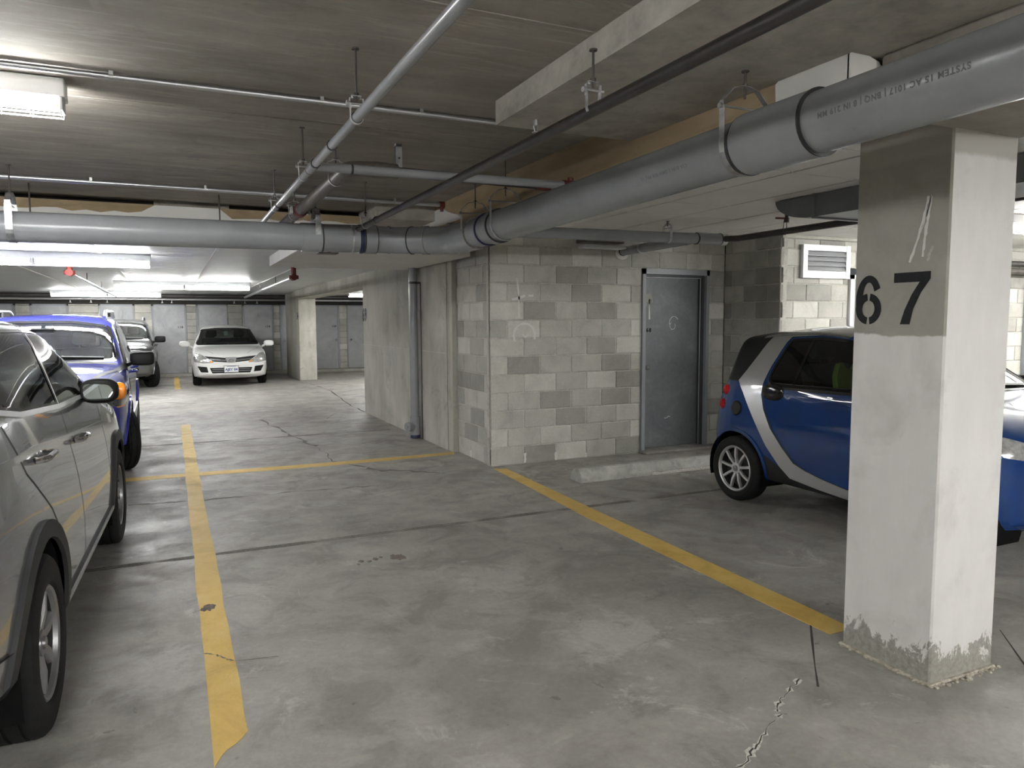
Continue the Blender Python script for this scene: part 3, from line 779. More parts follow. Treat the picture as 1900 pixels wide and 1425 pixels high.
# steel door 68 with its frame
d68 = struct(empty('door_1', (5.08, 7.35, 0)), 'grey steel door numbered 68 in the block wall')
boxobj('leaf', (5.12, 7.352, 0.03, 6.02, 7.395, 2.135), 'grey_door_paint', d68)
b = B()
box(b, 5.07, 7.225, 0, 5.115, 7.40, 2.2); box(b, 6.015, 7.225, 0, 6.06, 7.40, 2.2); box(b, 5.07, 7.225, 2.135, 6.06, 7.40, 2.2)
obj('door_frame', b, 'frame_grey', d68)
b = B(); box(b, 5.985, 7.27, 0.02, 6.016, 7.352, 2.136); box(b, 5.115, 7.27, 2.105, 6.0, 7.352, 2.136); obj('door_stop', b, 'frame_dark', d68)
b = B(); box(b, 5.975, 7.30, 0.02, 5.987, 7.306, 2.11); box(b, 5.115, 7.30, 2.098, 5.987, 7.306, 2.108); obj('weather_strip', b, 'weather_strip', d68)
b = B(); cyl(b, (5.185, 7.352, 1.02), (5.185, 7.30, 1.02), 0.016, 12); blob(b, (5.185, 7.285, 1.02), (0.03, 0.026, 0.03), 1.0, 14, 8); cyl(b, (5.185, 7.353, 1.02), (5.185, 7.345, 1.02), 0.034, 16)
obj('door_knob', b, 'brass_knob', d68, smooth=True)
text_on('number', '68', 0.062, lambda x, y: (5.245 + x, 7.3505, 1.45 + y), 'stencil_black', d68, bold=0.004, spacing=1.3)
fd = lambda x, z: (x, 7.3508, z)
stroke('paint_smear', wiggle([(5.16, 1.80), (5.20, 1.84), (5.29, 1.86)], 3, 0.01, 2), 0.10, fd, 'wall_concrete', d68, 2)
stroke('paint_drip', [(5.17, 1.84), (5.17, 1.74), (5.172, 1.66)], 0.02, fd, 'chalk', d68, 3)
stroke('paint_drip', [(5.25, 1.84), (5.252, 1.74), (5.255, 1.60)], 0.025, fd, 'chalk', d68, 4)
stroke('scratch', arc(5.62, 1.56, 0.075, 30, 200, 12, 0.9), 0.008, fd, 'weather_strip', d68, 6)
stroke('scratch', arc(5.60, 1.52, 0.045, 120, 400, 12, 0.9), 0.007, fd, 'weather_strip', d68, 8)
stroke('scratch', wiggle([(5.50, 0.37), (5.54, 0.40), (5.58, 0.40)], 4, 0.02, 8), 0.012, fd, 'weather_strip', d68, 8)
b = B(); box(b, 5.05, 7.10, 0, 6.3, 7.42, 0.028, bev=0.004); struct(obj('door_sill', b, 'floor_concrete'))
boxobj('room_dark', (5.05, 7.42, 0, 6.1, 7.45, 2.3), 'dark_void', d68)
# door beside the louver
d71 = struct(empty('door_2', (7.45, 6.32, 0)), 'pale grey door frame right of the louver vent, mostly behind the column')
b = B(); box(b, 7.41, 6.29, 0, 7.47, 6.40, 2.12); box(b, 8.29, 6.29, 0, 8.34, 6.40, 2.12); box(b, 7.41, 6.29, 2.07, 8.34, 6.40, 2.12); obj('door_frame', b, 'louver_metal', d71)
boxobj('leaf', (7.47, 6.33, 0.02, 8.29, 6.37, 2.07), 'storage_door_paint', d71)
b = B(); box(b, 7.462, 6.322, 1.55, 7.476, 6.332, 1.67); obj('door_hinge', b, 'frame_dark', d71)
d72 = struct(empty('door_3', (10.9, 6.32, 0)), 'dark door at the far right edge, past the white column')
boxobj('leaf', (10.95, 6.29, 0.02, 11.9, 6.318, 2.07), 'grey_door_paint', d72)
b = B(); box(b, 10.86, 6.27, 0, 10.95, 6.32, 2.12); box(b, 11.9, 6.27, 0, 11.96, 6.32, 2.12); box(b, 10.86, 6.27, 2.07, 11.96, 6.32, 2.12); obj('door_frame', b, 'frame_grey', d72)
# louver vent
lv = thing('louver_vent', (6.98, 6.3, 2.07), 'galvanized louver vent high on the bright block wall behind the column', 'vent')
b = B()
box(b, 6.61, 6.27, 2.07, 6.675, 6.315, 2.45); box(b, 7.30, 6.27, 2.07, 7.365, 6.315, 2.45); box(b, 6.675, 6.275, 2.385, 7.30, 6.315, 2.45); box(b, 6.675, 6.275, 2.07, 7.30, 6.315, 2.15)
obj('frame', b, 'louver_metal', lv); boxobj('backing', (6.66, 6.306, 2.14, 7.31, 6.312, 2.4), 'gap_dark', lv)
for i in range(4):
    z = 2.155 + i * 0.058; b = B(); prism(b, [(6.272, z), (6.278, z - 0.004), (6.305, z + 0.046), (6.30, z + 0.05)], 'x', 6.675, 7.30); obj('slat', b, 'louver_metal', lv)
# wheel stop
ws = thing('wheel_stop', (4.55, 6.2, 0), 'grey concrete wheel stop on the floor in front of door 68', 'wheel stop')
b = B(); prism(b, [(6.10, 0.0), (6.325, 0.0), (6.325, 0.03), (6.275, 0.11), (6.25, 0.128), (6.175, 0.128), (6.15, 0.11), (6.10, 0.035)], 'x', 3.575, 5.5)
bmesh.ops.recalc_face_normals(b, faces=b.faces[:]); bmesh.ops.bevel(b, geom=[e for e in b.edges], offset=0.008, segments=2, affect='EDGES')
obj('stop_body', b, 'stop_concrete', ws)
fs_ = lambda x, z: (x, 6.099 + max(0, (z - 0.035) * 0.67), z)
b = B(); r5 = random.Random(2)
tp = [(4.42 + i * 0.05, 0.012 + 0.04 * min(1, i / 8) + 0.03 * r5.random()) for i in range(22)]
vs = [(b.verts.new((x, 6.0985, 0.004)), b.verts.new((x, 6.0985, min(z, 0.034)))) for x, z in tp]
for (a, c), (d_, e_) in zip(vs, vs[1:]): b.faces.new((a, d_, e_, c))
obj('flaking_paint', b, 'crumb_pale', ws, recalc=False)
# ================================================================== LAMPS
def fluoro(x0, x1, y, z, label, group='fluorescent ceiling lights', along='x', guard=True, glow=True, h=0.085, drop=0.0):
    """strip light; z is its top; along x or y"""
    L = x1 - x0
    t = thing('ceiling_light', ((x0 + x1) / 2, y, z - h - 0.08) if along == 'x' else (y, (x0 + x1) / 2, z - h - 0.08), label, 'ceiling light', group)
    P = (lambda a, c, d: (a, y + c, d)) if along == 'x' else (lambda a, c, d: (y + c, a, d))
    def bx(b, a0, c0, d0, a1, c1, d1, bev=0.0):
        p, q = P(a0, c0, d0), P(a1, c1, d1)
        box(b, min(p[0], q[0]), min(p[1], q[1]), d0, max(p[0], q[0]), max(p[1], q[1]), d1, bev)
    b = B(); bx(b, x0, -0.065, z - h, x1, 0.065, z, 0.004); obj('housing', b, 'light_housing', t)
    n = 2 if L > 1.6 else 1; s = L / n
    for k in range(n):
        a0 = x0 + k * s
        for c in (-0.04, 0.04):
            b = B(); cyl(b, P(a0 + 0.03, c, z - h - 0.028), P(a0 + s - 0.03, c, z - h - 0.028), 0.017, 10); obj('tube', b, 'tube_glow' if glow else 'light_housing', t, smooth=True)
        for a in (a0 + 0.012, a0 + s - 0.024):
            b = B(); bx(b, a, -0.062, z - h - 0.055, a + 0.012, 0.062, z - h); obj('end_plate', b, 'light_housing', t)
            b = B(); bx(b, a + (0.012 if a < a0 + s / 2 else -0.02), -0.055, z - h - 0.045, a + (0.032 if a < a0 + s / 2 else 0.0), -0.025, z - h - 0.012); obj('socket', b, 'lamp_socket', t)
    if guard:
        b = B()
        for c, d in ((-0.06, -0.055), (-0.045, -0.075), (0.0, -0.082), (0.045, -0.075), (0.06, -0.055)):
            cyl(b, P(x0 + 0.02, c, z - h + d), P(x1 - 0.02, c, z - h + d), 0.0022, 5)
        m = int(L / 0.12)
        for k in range(m + 1):
            a = x0 + 0.02 + (L - 0.04) * k / m
            tube(b, [P(a, -0.066, z - h + 0.0), P(a, -0.062, z - h - 0.055), P(a, -0.04, z - h - 0.08), P(a, 0.04, z - h - 0.08), P(a, 0.062, z - h - 0.055), P(a, 0.066, z - h)], 0.0022, 5)
        obj('wire_guard', b, 'guard_wire', t)
    return t
fluoro(-2.9, -0.40, 4.06, ZS - 0.005, 'caged fluorescent light on the bare slab at the upper left edge')
fluoro(-2.68, -0.19, 10.2, ZC1, 'two-tube strip light under the rear ceiling, nearest the big left pipe')
fluoro(-1.0, 1.56, 16.5, ZC1, 'two-tube strip light under the rear ceiling above the white hatchback')
fluoro(-2.72, -0.19, 21.6, ZC1, 'two-tube strip light farthest back, close to the locker doors')
fluoro(4.0, 6.5, 18.2, ZC1 - 0.06, 'bright strip light glimpsed between the far column and the wall numbered 69')
fluoro(7.0, 9.5, 4.3, ZC2, 'bright strip light right of the white column, over the blue microcar bay')
fluoro(10.2, 12.6, 4.3, ZC2, 'strip light beyond the right edge over the next bay')
fluoro(1.0, 2.45, -4.8, ZS - 0.005, 'unseen strip light added well behind the viewpoint, left of the beam')  # unseen lamp, added to lift the light on the column front
fluoro(3.7, 6.2, -4.6, 2.57, 'unseen strip light added well behind the viewpoint, right of the beam')  # added out of view for more light on faces turned to the viewer
# lamps of the lane behind the photographer and beyond the frame
fluoro(-2.2, 0.3, -1.6, ZS - 0.005, 'strip light of the lane behind the viewpoint, left of centre')
fluoro(1.0, 2.45, -2.4, ZS - 0.005, 'strip light of the lane behind the viewpoint, ahead of the beam')
fluoro(3.7, 6.2, -1.6, 2.57, 'unseen strip light added behind the viewpoint, right of the beam')  # lamp added unseen to brighten the column front and the block wall
fluoro(-7.5, -5.0, 4.06, ZS - 0.005, 'strip light over the bays left of the frame')
fluoro(-7.5, -5.0, 13.0, ZC1, 'strip light over the far bays left of the frame')
fluoro(-3.0, -0.5, -6.5, ZS - 0.005, 'strip light at the far end of the lane behind the viewpoint')
# small dead fixture by the block wall
fx = thing('wall_light', (4.28, 6.95, 2.40), 'small unlit fixture under the grey pipe against the block wall', 'light')
b = B(); box(b, 4.06, 6.86, 2.43, 4.56, 7.06, 2.548, bev=0.006); obj('housing', b, 'brown_pipe', fx)
b = B(); box(b, 4.02, 6.78, 2.365, 4.54, 6.95, 2.40, bev=0.008); obj('reflector', b, 'emt_steel', fx)

# ================================================================== PIPES
def collar(parent, p, d, r, wd, mat='grey_pvc', name='coupling', n=24):
    p = Vector(p); d = Vector(d).normalized(); b = B(); cyl(b, p - d * wd / 2, p + d * wd / 2, r, n)
    return obj(name, b, mat, parent, smooth=True)
def hanger(px, py, pz, r, d, ztop, label, wd=0.03, kind='clevis', group='pipe hangers'):
    """clevis hanger round a pipe of radius r running along d ('x' or 'y') centred at p"""
    t = thing('pipe_hanger', (px, py, pz - r), label, 'hanger', group)
    D = (lambda a, c, z: (px + c, py + a, z)) if d == 'x' else (lambda a, c, z: (px + a, py + c, z))   # a across the pipe, c along it
    def strap(b, pts, w_, th):
        vs = []
        for i, (a, z) in enumerate(pts):
            a0 = Vector(pts[max(0, i - 1)]); a1 = Vector(pts[min(len(pts) - 1, i + 1)]); q = (a1 - a0).normalized(); n = Vector((-q.y, q.x)) * th
            vs.append([b.verts.new(D(a + n.x * s, c, z + n.y * s)) for s, c in ((0, -w_ / 2), (0, w_ / 2), (1, w_ / 2), (1, -w_ / 2))])
        for A, Bq in zip(vs, vs[1:]):
            for k in range(4): b.faces.new((A[k], A[(k + 1) % 4], Bq[(k + 1) % 4], Bq[k]))
        b.faces.new(vs[0]); b.faces.new(vs[-1][::-1])
    R2 = r + 0.002; up = r + max(0.035, r * 0.35); yk = up + max(0.03, r * 0.75)
    b = B(); strap(b, [(-R2, pz + up)] + [(math.cos(R(a)) * R2, pz + math.sin(R(a)) * R2) for a in range(180, 361, 15)] + [(R2, pz + up)], wd, -0.003); obj('strap', b, 'galvanized', t)
    b = B(); strap(b, [(-R2 - 0.003, pz + up - 0.02), (-R2 - 0.003, pz + up + 0.02), (-R2 * 0.55, pz + yk - 0.01), (-0.02, pz + yk), (0.02, pz + yk), (R2 * 0.55, pz + yk - 0.01), (R2 + 0.003, pz + up + 0.02), (R2 + 0.003, pz + up - 0.02)], wd * 0.8, 0.003); obj('yoke', b, 'galvanized', t)
    b = B(); cyl(b, D(-R2 - 0.02, 0, pz + up), D(R2 + 0.02, 0, pz + up), 0.005, 8); cyl(b, D(-R2 - 0.018, 0, pz + up), D(-R2 - 0.006, 0, pz + up), 0.011, 6); obj('cross_bolt', b, 'zinc_steel', t)
    b = B(); cyl(b, (px, py, pz + yk - max(0.02, r * 0.4)), (px, py, ztop), 0.005, 8); cyl(b, (px, py, pz + yk + 0.002), (px, py, pz + yk + 0.014), 0.011, 6); cyl(b, (px, py, ztop - 0.006), (px, py, ztop), 0.016, 8); obj('rod', b, 'rod_steel', t)
    return t
RB = 0.11
# the big drain: left run along X, two 45 degree bends, right run along Y towards the viewer
def zl(x): return 2.282 + 0.0075 * x
bp = thing('drain_pipe', (0.9, 6.3, 2.15), 'largest grey plastic drain pipe, bending from the left edge to the upper right corner', 'pipe')
def zr(y): return 2.315 - 0.011 * y
JX, JY = 1.80, 5.93
b = B(); tube(b, [(XL + 0.01, 6.3, zl(XL)), (1.80, 6.3, zl(1.8))], RB, 32); obj('left_run', b, 'grey_pvc', bp, smooth=True)
pts = bend([(1.55, 6.3, 2.295), (1.80, 6.3, 2.293), (2.15, 5.95, 2.275), (2.15, 5.6, 2.255)], 0.16, 6)
b = B(); tube(b, pts, RB + 0.004, 32); obj('bend', b, 'grey_pvc', bp, smooth=True)
b = B(); tube(b, [(2.15, 5.75, zr(5.75)), (2.15, -6.0, zr(-6))], RB, 32); obj('right_run', b, 'grey_pvc', bp, smooth=True)
for x, wd, m, rr_ in ((1.09, 0.17, 'grey_pvc', .008), (1.33, 0.3, 'grey_pvc', .006), (1.50, 0.035, 'band_blue', .013), (1.535, 0.02, 'band_black', .009), (1.58, 0.10, 'grey_pvc', .012), (1.17, 0.008, 'band_black', .0085), (1.42, 0.012, 'emt_steel', .009), (1.63, 0.007, 'band_black', .0125), (1.75, 0.008, 'band_black', 0.009)):
    collar(bp, (x, 6.3, zl(x)), (1, 0, 0.02), RB + rr_, wd, m, 'coupling' if m == 'grey_pvc' else 'seal_band', 32)
for y, wd, m, rr_ in ((5.42, 0.36, 'grey_pvc', .012), (5.60, 0.007, 'band_black', .0095), (5.24, 0.006, 'crack_grey', .013), (5.02, 0.012, 'band_blue', .012), (4.86, 0.09, 'grey_pvc', .012), (4.81, 0.006, 'band_black', .0125), (2.155, 0.35, 'grey_pvc', .012), (1.976, 0.008, 'band_black', .0125), (2.334, 0.008, 'band_black', .0125)):
    collar(bp, (2.15, y, zr(y)), (0, 1, 0), RB + rr_, wd, m, 'coupling' if m == 'grey_pvc' else 'seal_band', 32)
dv = Vector((0.7071, -0.7071, -0.02))
for t_, wd, m in ((0.35, 0.007, 'band_black'), (0.62, 0.05, 'grey_pvc')):
    p = Vector((1.80, 6.3, 2.293)).lerp(Vector((2.15, 5.95, 2.275)), t_); collar(bp, p, dv, RB + 0.011, wd, m, 'seal_band' if m != 'grey_pvc' else 'coupling', 32)
# printing on the pipe, wrapped round it (reads upside down from the lane)
def on_pipe(y0, ang0):
    def f(x, y):
        a = R(ang0) + y / RB; yy = y0 + x
        return (2.15 - math.cos(a) * (RB + 0.0008), yy, zr(yy) - math.sin(a) * (RB + 0.0008))
    return f
text_on('print', 'IPEX', 0.034, on_pipe(1.14, 2), 'print_dark', bp, bold=0.001, align='LEFT', spacing=1.1)
text_on('print', 'SYSTEM 15 AC 1017 | BNQ | 8 IN 219 MM', 0.026, on_pipe(1.36, 2), 'print_dark', bp, bold=0.001, align='LEFT', spacing=1.15)
text_on('print', 'CSA B181.2 DWV SDR PVC 15', 0.022, on_pipe(2.6, 14), 'print_dark', bp, bold=0.0, align='LEFT', spacing=1.2)
for x, l in ((-1.0, 'galvanized hanger on the big left pipe at the left edge'), (1.13, 'galvanized hanger on the big left pipe just left of the bend')):
    hanger(x, 6.3, zl(x), RB + 0.002, 'x', ZS, l, 0.045)
for y, l in ((5.28, 'clevis hanger just after the bend of the big pipe'), (4.72, 'clevis hanger on the right run, second after the bend of the big pipe'), (2.37, 'clevis hanger on the right run, nearest the white column')):
    hanger(2.15, y, zr(y), RB + 0.002, 'y', ZD if y < 3.5 else ZS, l, 0.03)
# vertical drain on the concrete wall
dp = thing('down_pipe', (2.965, 9.52, 0), 'upright grey drain pipe on the concrete wall with a capped cleanout', 'pipe')
b = B(); cyl(b, (2.965, 9.52, 0.03), (2.965, 9.52, ZC1 - 0.002), 0.057, 24); obj('pipe', b, 'grey_pvc', dp, smooth=True)
b = B(); cyl(b, (2.965, 9.52, 0.055), (2.965, 9.52, 0.30), 0.066, 24); obj('tee', b, 'grey_pvc', dp, smooth=True)
b = B(); cyl(b, (2.965, 9.52, 0.012), (2.965, 9.52, 0.05), 0.068, 24); obj('seal_band', b, 'band_blue', dp, smooth=True)
b = B(); cyl(b, (2.965, 9.52, 0.17), (2.86, 9.47, 0.17), 0.058, 20, r1=0.05); obj('cleanout_branch', b, 'grey_pvc', dp, smooth=True)
b = B(); cyl(b, (2.865, 9.472, 0.17), (2.838, 9.459, 0.17), 0.064, 20); cyl(b, (2.838, 9.459, 0.17), (2.828, 9.454, 0.17), 0.02, 4); obj('cleanout_cap', b, 'grey_pvc', dp, smooth=True)
b = B(); cyl(b, (2.965, 9.52, 2.09), (2.965, 9.52, 2.12), 0.06, 24); box(b, 2.965, 9.44, 2.095, 3.046, 9.60, 2.115); obj('wall_clamp', b, 'band_black', dp)
b = B(); cyl(b, (3.035, 9.42, 0.0), (3.035, 9.42, 2.1), 0.007, 8); tag(obj('ground_wire', b, 'rod_steel'), 'thin dark cable beside the upright drain pipe on the concrete wall', 'cable')
# slim grey pipe along the lane and its branch
sp = thing('sprinkler_pipe', (0.735, 3, 2.4), 'slim pale grey pipe running away from the top edge towards the big pipe', 'pipe')
SX, SZ, SR = 0.735, 2.43, 0.021
b = B(); tube(b, [(SX, -7.0, SZ), (SX, 6.55, SZ)], SR, 16); obj('pipe', b, 'grey_pvc', sp, smooth=True)
for y, wd in ((4.15, 0.16), (3.62, 0.012), (4.24, 0.012), (4.06, 0.012), (5.55, 0.012), (3.1, 0.01)):
    collar(sp, (SX, y, SZ), (0, 1, 0), SR + 0.005, wd, 'grey_pvc' if wd > 0.1 else 'band_black', 'tee' if wd > 0.1 else 'seal_band', 16)
b = B(); tube(b, bend([(SX, 4.15, SZ), (SX + 0.10, 4.13, SZ), (SX + 0.16, 4.13, SZ)], 0.05), 0.024, 16); obj('branch_elbow', b, 'grey_pvc', sp, smooth=True)
b = B(); tube(b, [(SX + 0.14, 4.13, SZ), (2.30, 4.13, SZ + 0.01)], 0.026, 16); obj('branch', b, 'grey_pvc', sp, smooth=True)
collar(sp, (SX + 0.21, 4.13, SZ), (1, 0, 0), 0.029, 0.012, 'band_black', 'seal_band', 16)
b = B(); cyl(b, (2.28, 4.13, SZ + 0.01), (2.384, 4.13, SZ + 0.01), 0.034, 12); cyl(b, (2.335, 4.13, SZ - 0.04), (2.335, 4.13, SZ + 0.06), 0.02, 8); obj('end_fitting', b, 'red_fitting', sp, smooth=True)
for y, l in ((3.1, 'rod hanger holding the slim grey pipe, nearest the top edge'), (4.45, 'rod hanger on the slim grey pipe beside its branch'), (5.75, 'rod hanger on the slim grey pipe just above the big pipe')):
    hanger(SX, y, SZ, SR + 0.001, 'y', ZS, l, 0.016)
# dark sprinkler main
dm = thing('sprinkler_pipe', (1.52, 3, 2.38), 'dark steel sprinkler main crossing the upper middle towards the top right', 'pipe')
MX, MZ, MR = 1.464, 2.382, 0.0235
b = B(); tube(b, [(MX, -7, MZ), (MX, 7.5, MZ - 0.02)], MR, 20); obj('pipe', b, 'black_pipe', dm, smooth=True)
collar(dm, (MX, 5.6, MZ - 0.015), (0, 1, 0), MR + 0.004, 0.02, 'black_pipe', 'coupling', 20)
hanger(MX, 2.42, MZ, MR + 0.001, 'y', ZD, 'rod hanger on the dark sprinkler main in front of the ceiling drop panel', 0.016)
hanger(MX, 5.95, MZ - 0.015, MR + 0.001, 'y', ZS, 'rod hanger on the dark sprinkler main above the bend of the big pipe', 0.016)
# brown pipe and its black branch
bn = thing('steel_pipe', (1.0, 5.6, 2.45), 'brown steel pipe with a red clamp coupling behind the slim grey pipe', 'pipe')
b = B(); tube(b, bend([(1.0, 7.55, 2.50), (1.0, 4.46, 2.505), (1.3, 4.46, 2.505)], 0.11, 6), 0.045, 18); obj('pipe', b, 'brown_pipe', bn, smooth=True)
b = B(); tube(b, [(1.12, 4.46, 2.505), (2.30, 4.50, 2.505)], 0.03, 16); obj('branch', b, 'band_black', bn, smooth=True)
collar(bn, (1.19, 4.46, 2.505), (1, 0, 0), 0.048, 0.08, 'brown_pipe', 'coupling', 18)
collar(bn, (1.0, 6.28, 2.50), (0, 1, 0), 0.055, 0.10, 'red_fitting', 'clamp_coupling', 18)
b = B(); box(b, 0.92, 6.24, 2.47, 0.945, 6.32, 2.53, bev=0.006); box(b, 1.055, 6.24, 2.47, 1.08, 6.32, 2.53, bev=0.006); obj('clamp_bolt', b, 'zinc_steel', bn)
b = B(); cyl(b, (2.28, 4.50, 2.505), (2.384, 4.50, 2.505), 0.036, 12); obj('end_fitting', b, 'red_fitting', bn, smooth=True)
hanger(1.0, 4.82, 2.505, 0.046, 'y', ZS, 'triangular yoke hanger on the brown steel pipe near its elbow', 0.02)
hanger(1.0, 6.55, 2.50, 0.046, 'y', ZS, 'looped hanger on the brown steel pipe behind the red clamp', 0.02)
# galvanized bracket on the slab
gb = thing('ceiling_bracket', (1.36, 4.62, 2.5), 'pale galvanized strap bracket hanging alone from the slab, right of the brown pipe elbow', 'bracket')
b = B(); box(b, 1.335, 4.60, 2.515, 1.375, 4.604, 2.70); box(b, 1.335, 4.64, 2.56, 1.375, 4.644, 2.70); box(b, 1.335, 4.60, 2.695, 1.375, 4.644, 2.71); obj('strap', b, 'galvanized', gb)
b = B(); cyl(b, (1.355, 4.59, 2.62), (1.355, 4.655, 2.62), 0.006, 8); obj('bolt', b, 'rod_steel', gb)
# conduits
def conduit(name, p0, p1, r, label, clips, mat='emt_steel'):
    t = thing(name, (Vector(p0) + Vector(p1)) / 2, label, 'conduit'); b = B(); tube(b, [p0, p1], r, 12); obj('pipe', b, mat, t, smooth=True)
    d = Vector(p1) - Vector(p0)
    for f in clips:
        p = Vector(p0) + d * f; b = B(); cyl(b, p - d.normalized() * 0.009, p + d.normalized() * 0.009, r + 0.003, 12); box(b, p.x - 0.009, p.y - 0.03, p.z, p.x + 0.009, p.y - r * 0.6, ZS, 0.0); obj('clip', b, 'zinc_steel', t)
    return t
conduit('conduit', (XL + 0.01, 3.84, 2.692), (2.37, 3.84, 2.692), 0.0135, 'thin steel conduit on the slab running from the near light to the drop panel', [(-0.20 - XL) / (2.37 - XL), (0.73 - XL) / (2.37 - XL), (1.25 - XL) / (2.37 - XL)])
t = conduit('conduit', (XL + 0.01, 6.63, 2.68), (2.36, 6.63, 2.68), 0.0185, 'steel conduit on the slab above the big left pipe, ending in a red cap', [(-0.52 - XL) / (2.36 - XL), (0.3 - XL) / (2.36 - XL), (1.9 - XL) / (2.36 - XL)])
b = B(); cyl(b, (2.335, 6.63, 2.68), (2.384, 6.63, 2.68), 0.032, 12); cyl(b, (2.36, 6.63, 2.62), (2.36, 6.63, 2.70), 0.018, 8); obj('end_cap', b, 'red_fitting', t, smooth=True)
# second thin conduit beside the near light
conduit('conduit', (XL + 0.01, 4.25, 2.698), (-3.0, 4.25, 2.698), 0.0115, 'short conduit feeding the caged light from the left', [0.5])
# rods that come down behind the big left pipe
for x, l in ((0.43, 'thin threaded rod dropping behind the big left pipe below the conduit'), (-0.99, 'thin threaded rod dropping behind the big left pipe near its left hanger')):
    b = B(); cyl(b, (x, 7.05, 2.36), (x, 7.05, ZS), 0.006, 8); cyl(b, (x, 7.05, 2.39), (x, 7.05, 2.43), 0.014, 8); tag(obj('threaded_rod', b, 'rod_steel'), l, 'rod')
# sprinkler heads
def sprinkler(x, y, z, label, mat='zinc_steel', upright=False):
    t = thing('fire_sprinkler', (x, y, z - 0.06), label, 'sprinkler', 'sprinkler heads'); s = -1 if not upright else 1
    b = B(); cyl(b, (x, y, z), (x, y, z + s * 0.03), 0.013, 10); obj('neck', b, mat, t)
    b = B(); cyl(b, (x - 0.012, y, z + s * 0.03), (x - 0.004, y, z + s * 0.062), 0.003, 6); cyl(b, (x + 0.012, y, z + s * 0.03), (x + 0.004, y, z + s * 0.062), 0.003, 6); obj('frame_arm', b, mat, t)
    b = B(); cyl(b, (x, y, z + s * 0.060), (x, y, z + s * 0.064), 0.02, 12); obj('deflector', b, mat, t)
sprinkler(1.70, 3.36, ZD, 'sprinkler head under the rear edge of the ceiling drop panel')
sprinkler(MX, 6.75, MZ + MR - 0.02, 'upright black sprinkler head above the bend of the big pipe', 'black_pipe', True)
# grey pipe in front of door 68, black pipe beyond, stub into the wall
gp = thing('drain_pipe', (3.7, 5.9, 2.32), 'grey drain pipe crossing above door 68 from the big pipe', 'pipe')
def zg(x): return 2.375 + 0.012 * (x - 3.0)
b = B(); tube(b, [(2.15, 5.9, zg(2.15)), (5.0, 5.9, zg(5.0))], 0.052, 24); obj('pipe', b, 'grey_pvc', gp, smooth=True)
for x, wd, m, rr_ in ((4.93, 0.32, 'grey_pvc', .006), (4.77, 0.012, 'band_black', .0065), (5.06, 0.012, 'band_black', .0075), (5.10, 0.06, 'zinc_steel', .010)):
    collar(gp, (x, 5.9, zg(x)), (1, 0, 0), 0.052 + rr_, wd, m, 'coupling' if m != 'band_black' else 'seal_band')
hanger(4.42, 5.9, zg(4.42), 0.053, 'x', ZC2, 'small clevis hanger on the grey drain pipe above door 68', 0.03)
st = thing('drain_pipe', (4.80, 6.6, 2.33), 'short dark grey pipe stub entering the block wall left of door 68', 'pipe')
b = B(); tube(b, [(4.78, 7.26, 2.385), (4.80, 6.05, 2.40)], 0.05, 20); obj('pipe', b, 'grey_pvc', st, smooth=True)
collar(st, (4.785, 6.85, 2.39), (0, 1, 0), 0.056, 0.02, 'emt_steel', 'seal_band'); collar(st, (4.78, 7.22, 2.386), (0, 1, 0), 0.054, 0.02, 'band_black', 'seal_band')
b = B(); blob(b, (4.78, 7.24, 2.36), (0.09, 0.018, 0.07), 1.0, 14, 8); obj('sealant', b, 'white_board', st, smooth=True)
kp = thing('steel_pipe', (5.18, 3.5, 2.36), 'dark steel pipe rising from the grey drain end to behind the column', 'pipe')
b = B(); tube(b, [(5.05, 5.9, zg(5.05)), (5.18, 5.75, 2.40), (5.18, 1.0, 2.40)], 0.03, 18); obj('pipe', b, 'black_pipe', kp, smooth=True)
vl = thing('drain_valve', (4.95, 4.90, 2.40), 'black ball valve with a red lever hanging under the panels by the duct', 'valve')
b = B(); cyl(b, (4.95, 4.90, 2.47), (4.95, 4.90, ZC2), 0.016, 10); cyl(b, (4.95, 4.90, 2.55), (4.95, 4.90, 2.545), 0.03, 10); cyl(b, (4.95, 4.90, 2.44), (4.95, 4.90, 2.48), 0.022, 10); obj('valve_body', b, 'black_pipe', vl)
b = B(); cyl(b, (4.95, 4.90, 2.475), (4.87, 4.95, 2.48), 0.009, 8); obj('lever', b, 'red_fitting', vl)
b = B(); tube(b, [(4.93, 4.91, 2.46), (4.925, 4.915, 2.36), (4.94, 4.90, 2.33), (4.955, 4.90, 2.36), (4.95, 4.90, 2.44)], 0.003, 6); obj('chain', b, 'rod_steel', vl)
# sheet metal duct
du = thing('air_duct', (4.85, 3.2, 2.37), 'dark sheet metal duct with a rounded end under the panels behind the column', 'duct')
yd = 4.18
b = B(); prism(b, [(0.5, 2.372), (yd, 2.372), (yd, 2.54), (0.5, 2.54)], 'x', 4.5, 5.05); obj('trunk', b, 'duct_metal', du)
arc_ = [(yd + 0.40 * math.sin(R(a)), 2.54 - 0.168 * math.cos(R(a))) for a in range(0, 91, 10)]
b = B(); prism(b, [(yd, 2.54)] + arc_, 'x', 4.5, 5.05); obj('elbow', b, 'duct_metal', du)
b = B(); box(b, 4.488, yd - 0.012, 2.36, 5.06, yd + 0.012, 2.545); obj('flange', b, 'duct_metal', du)
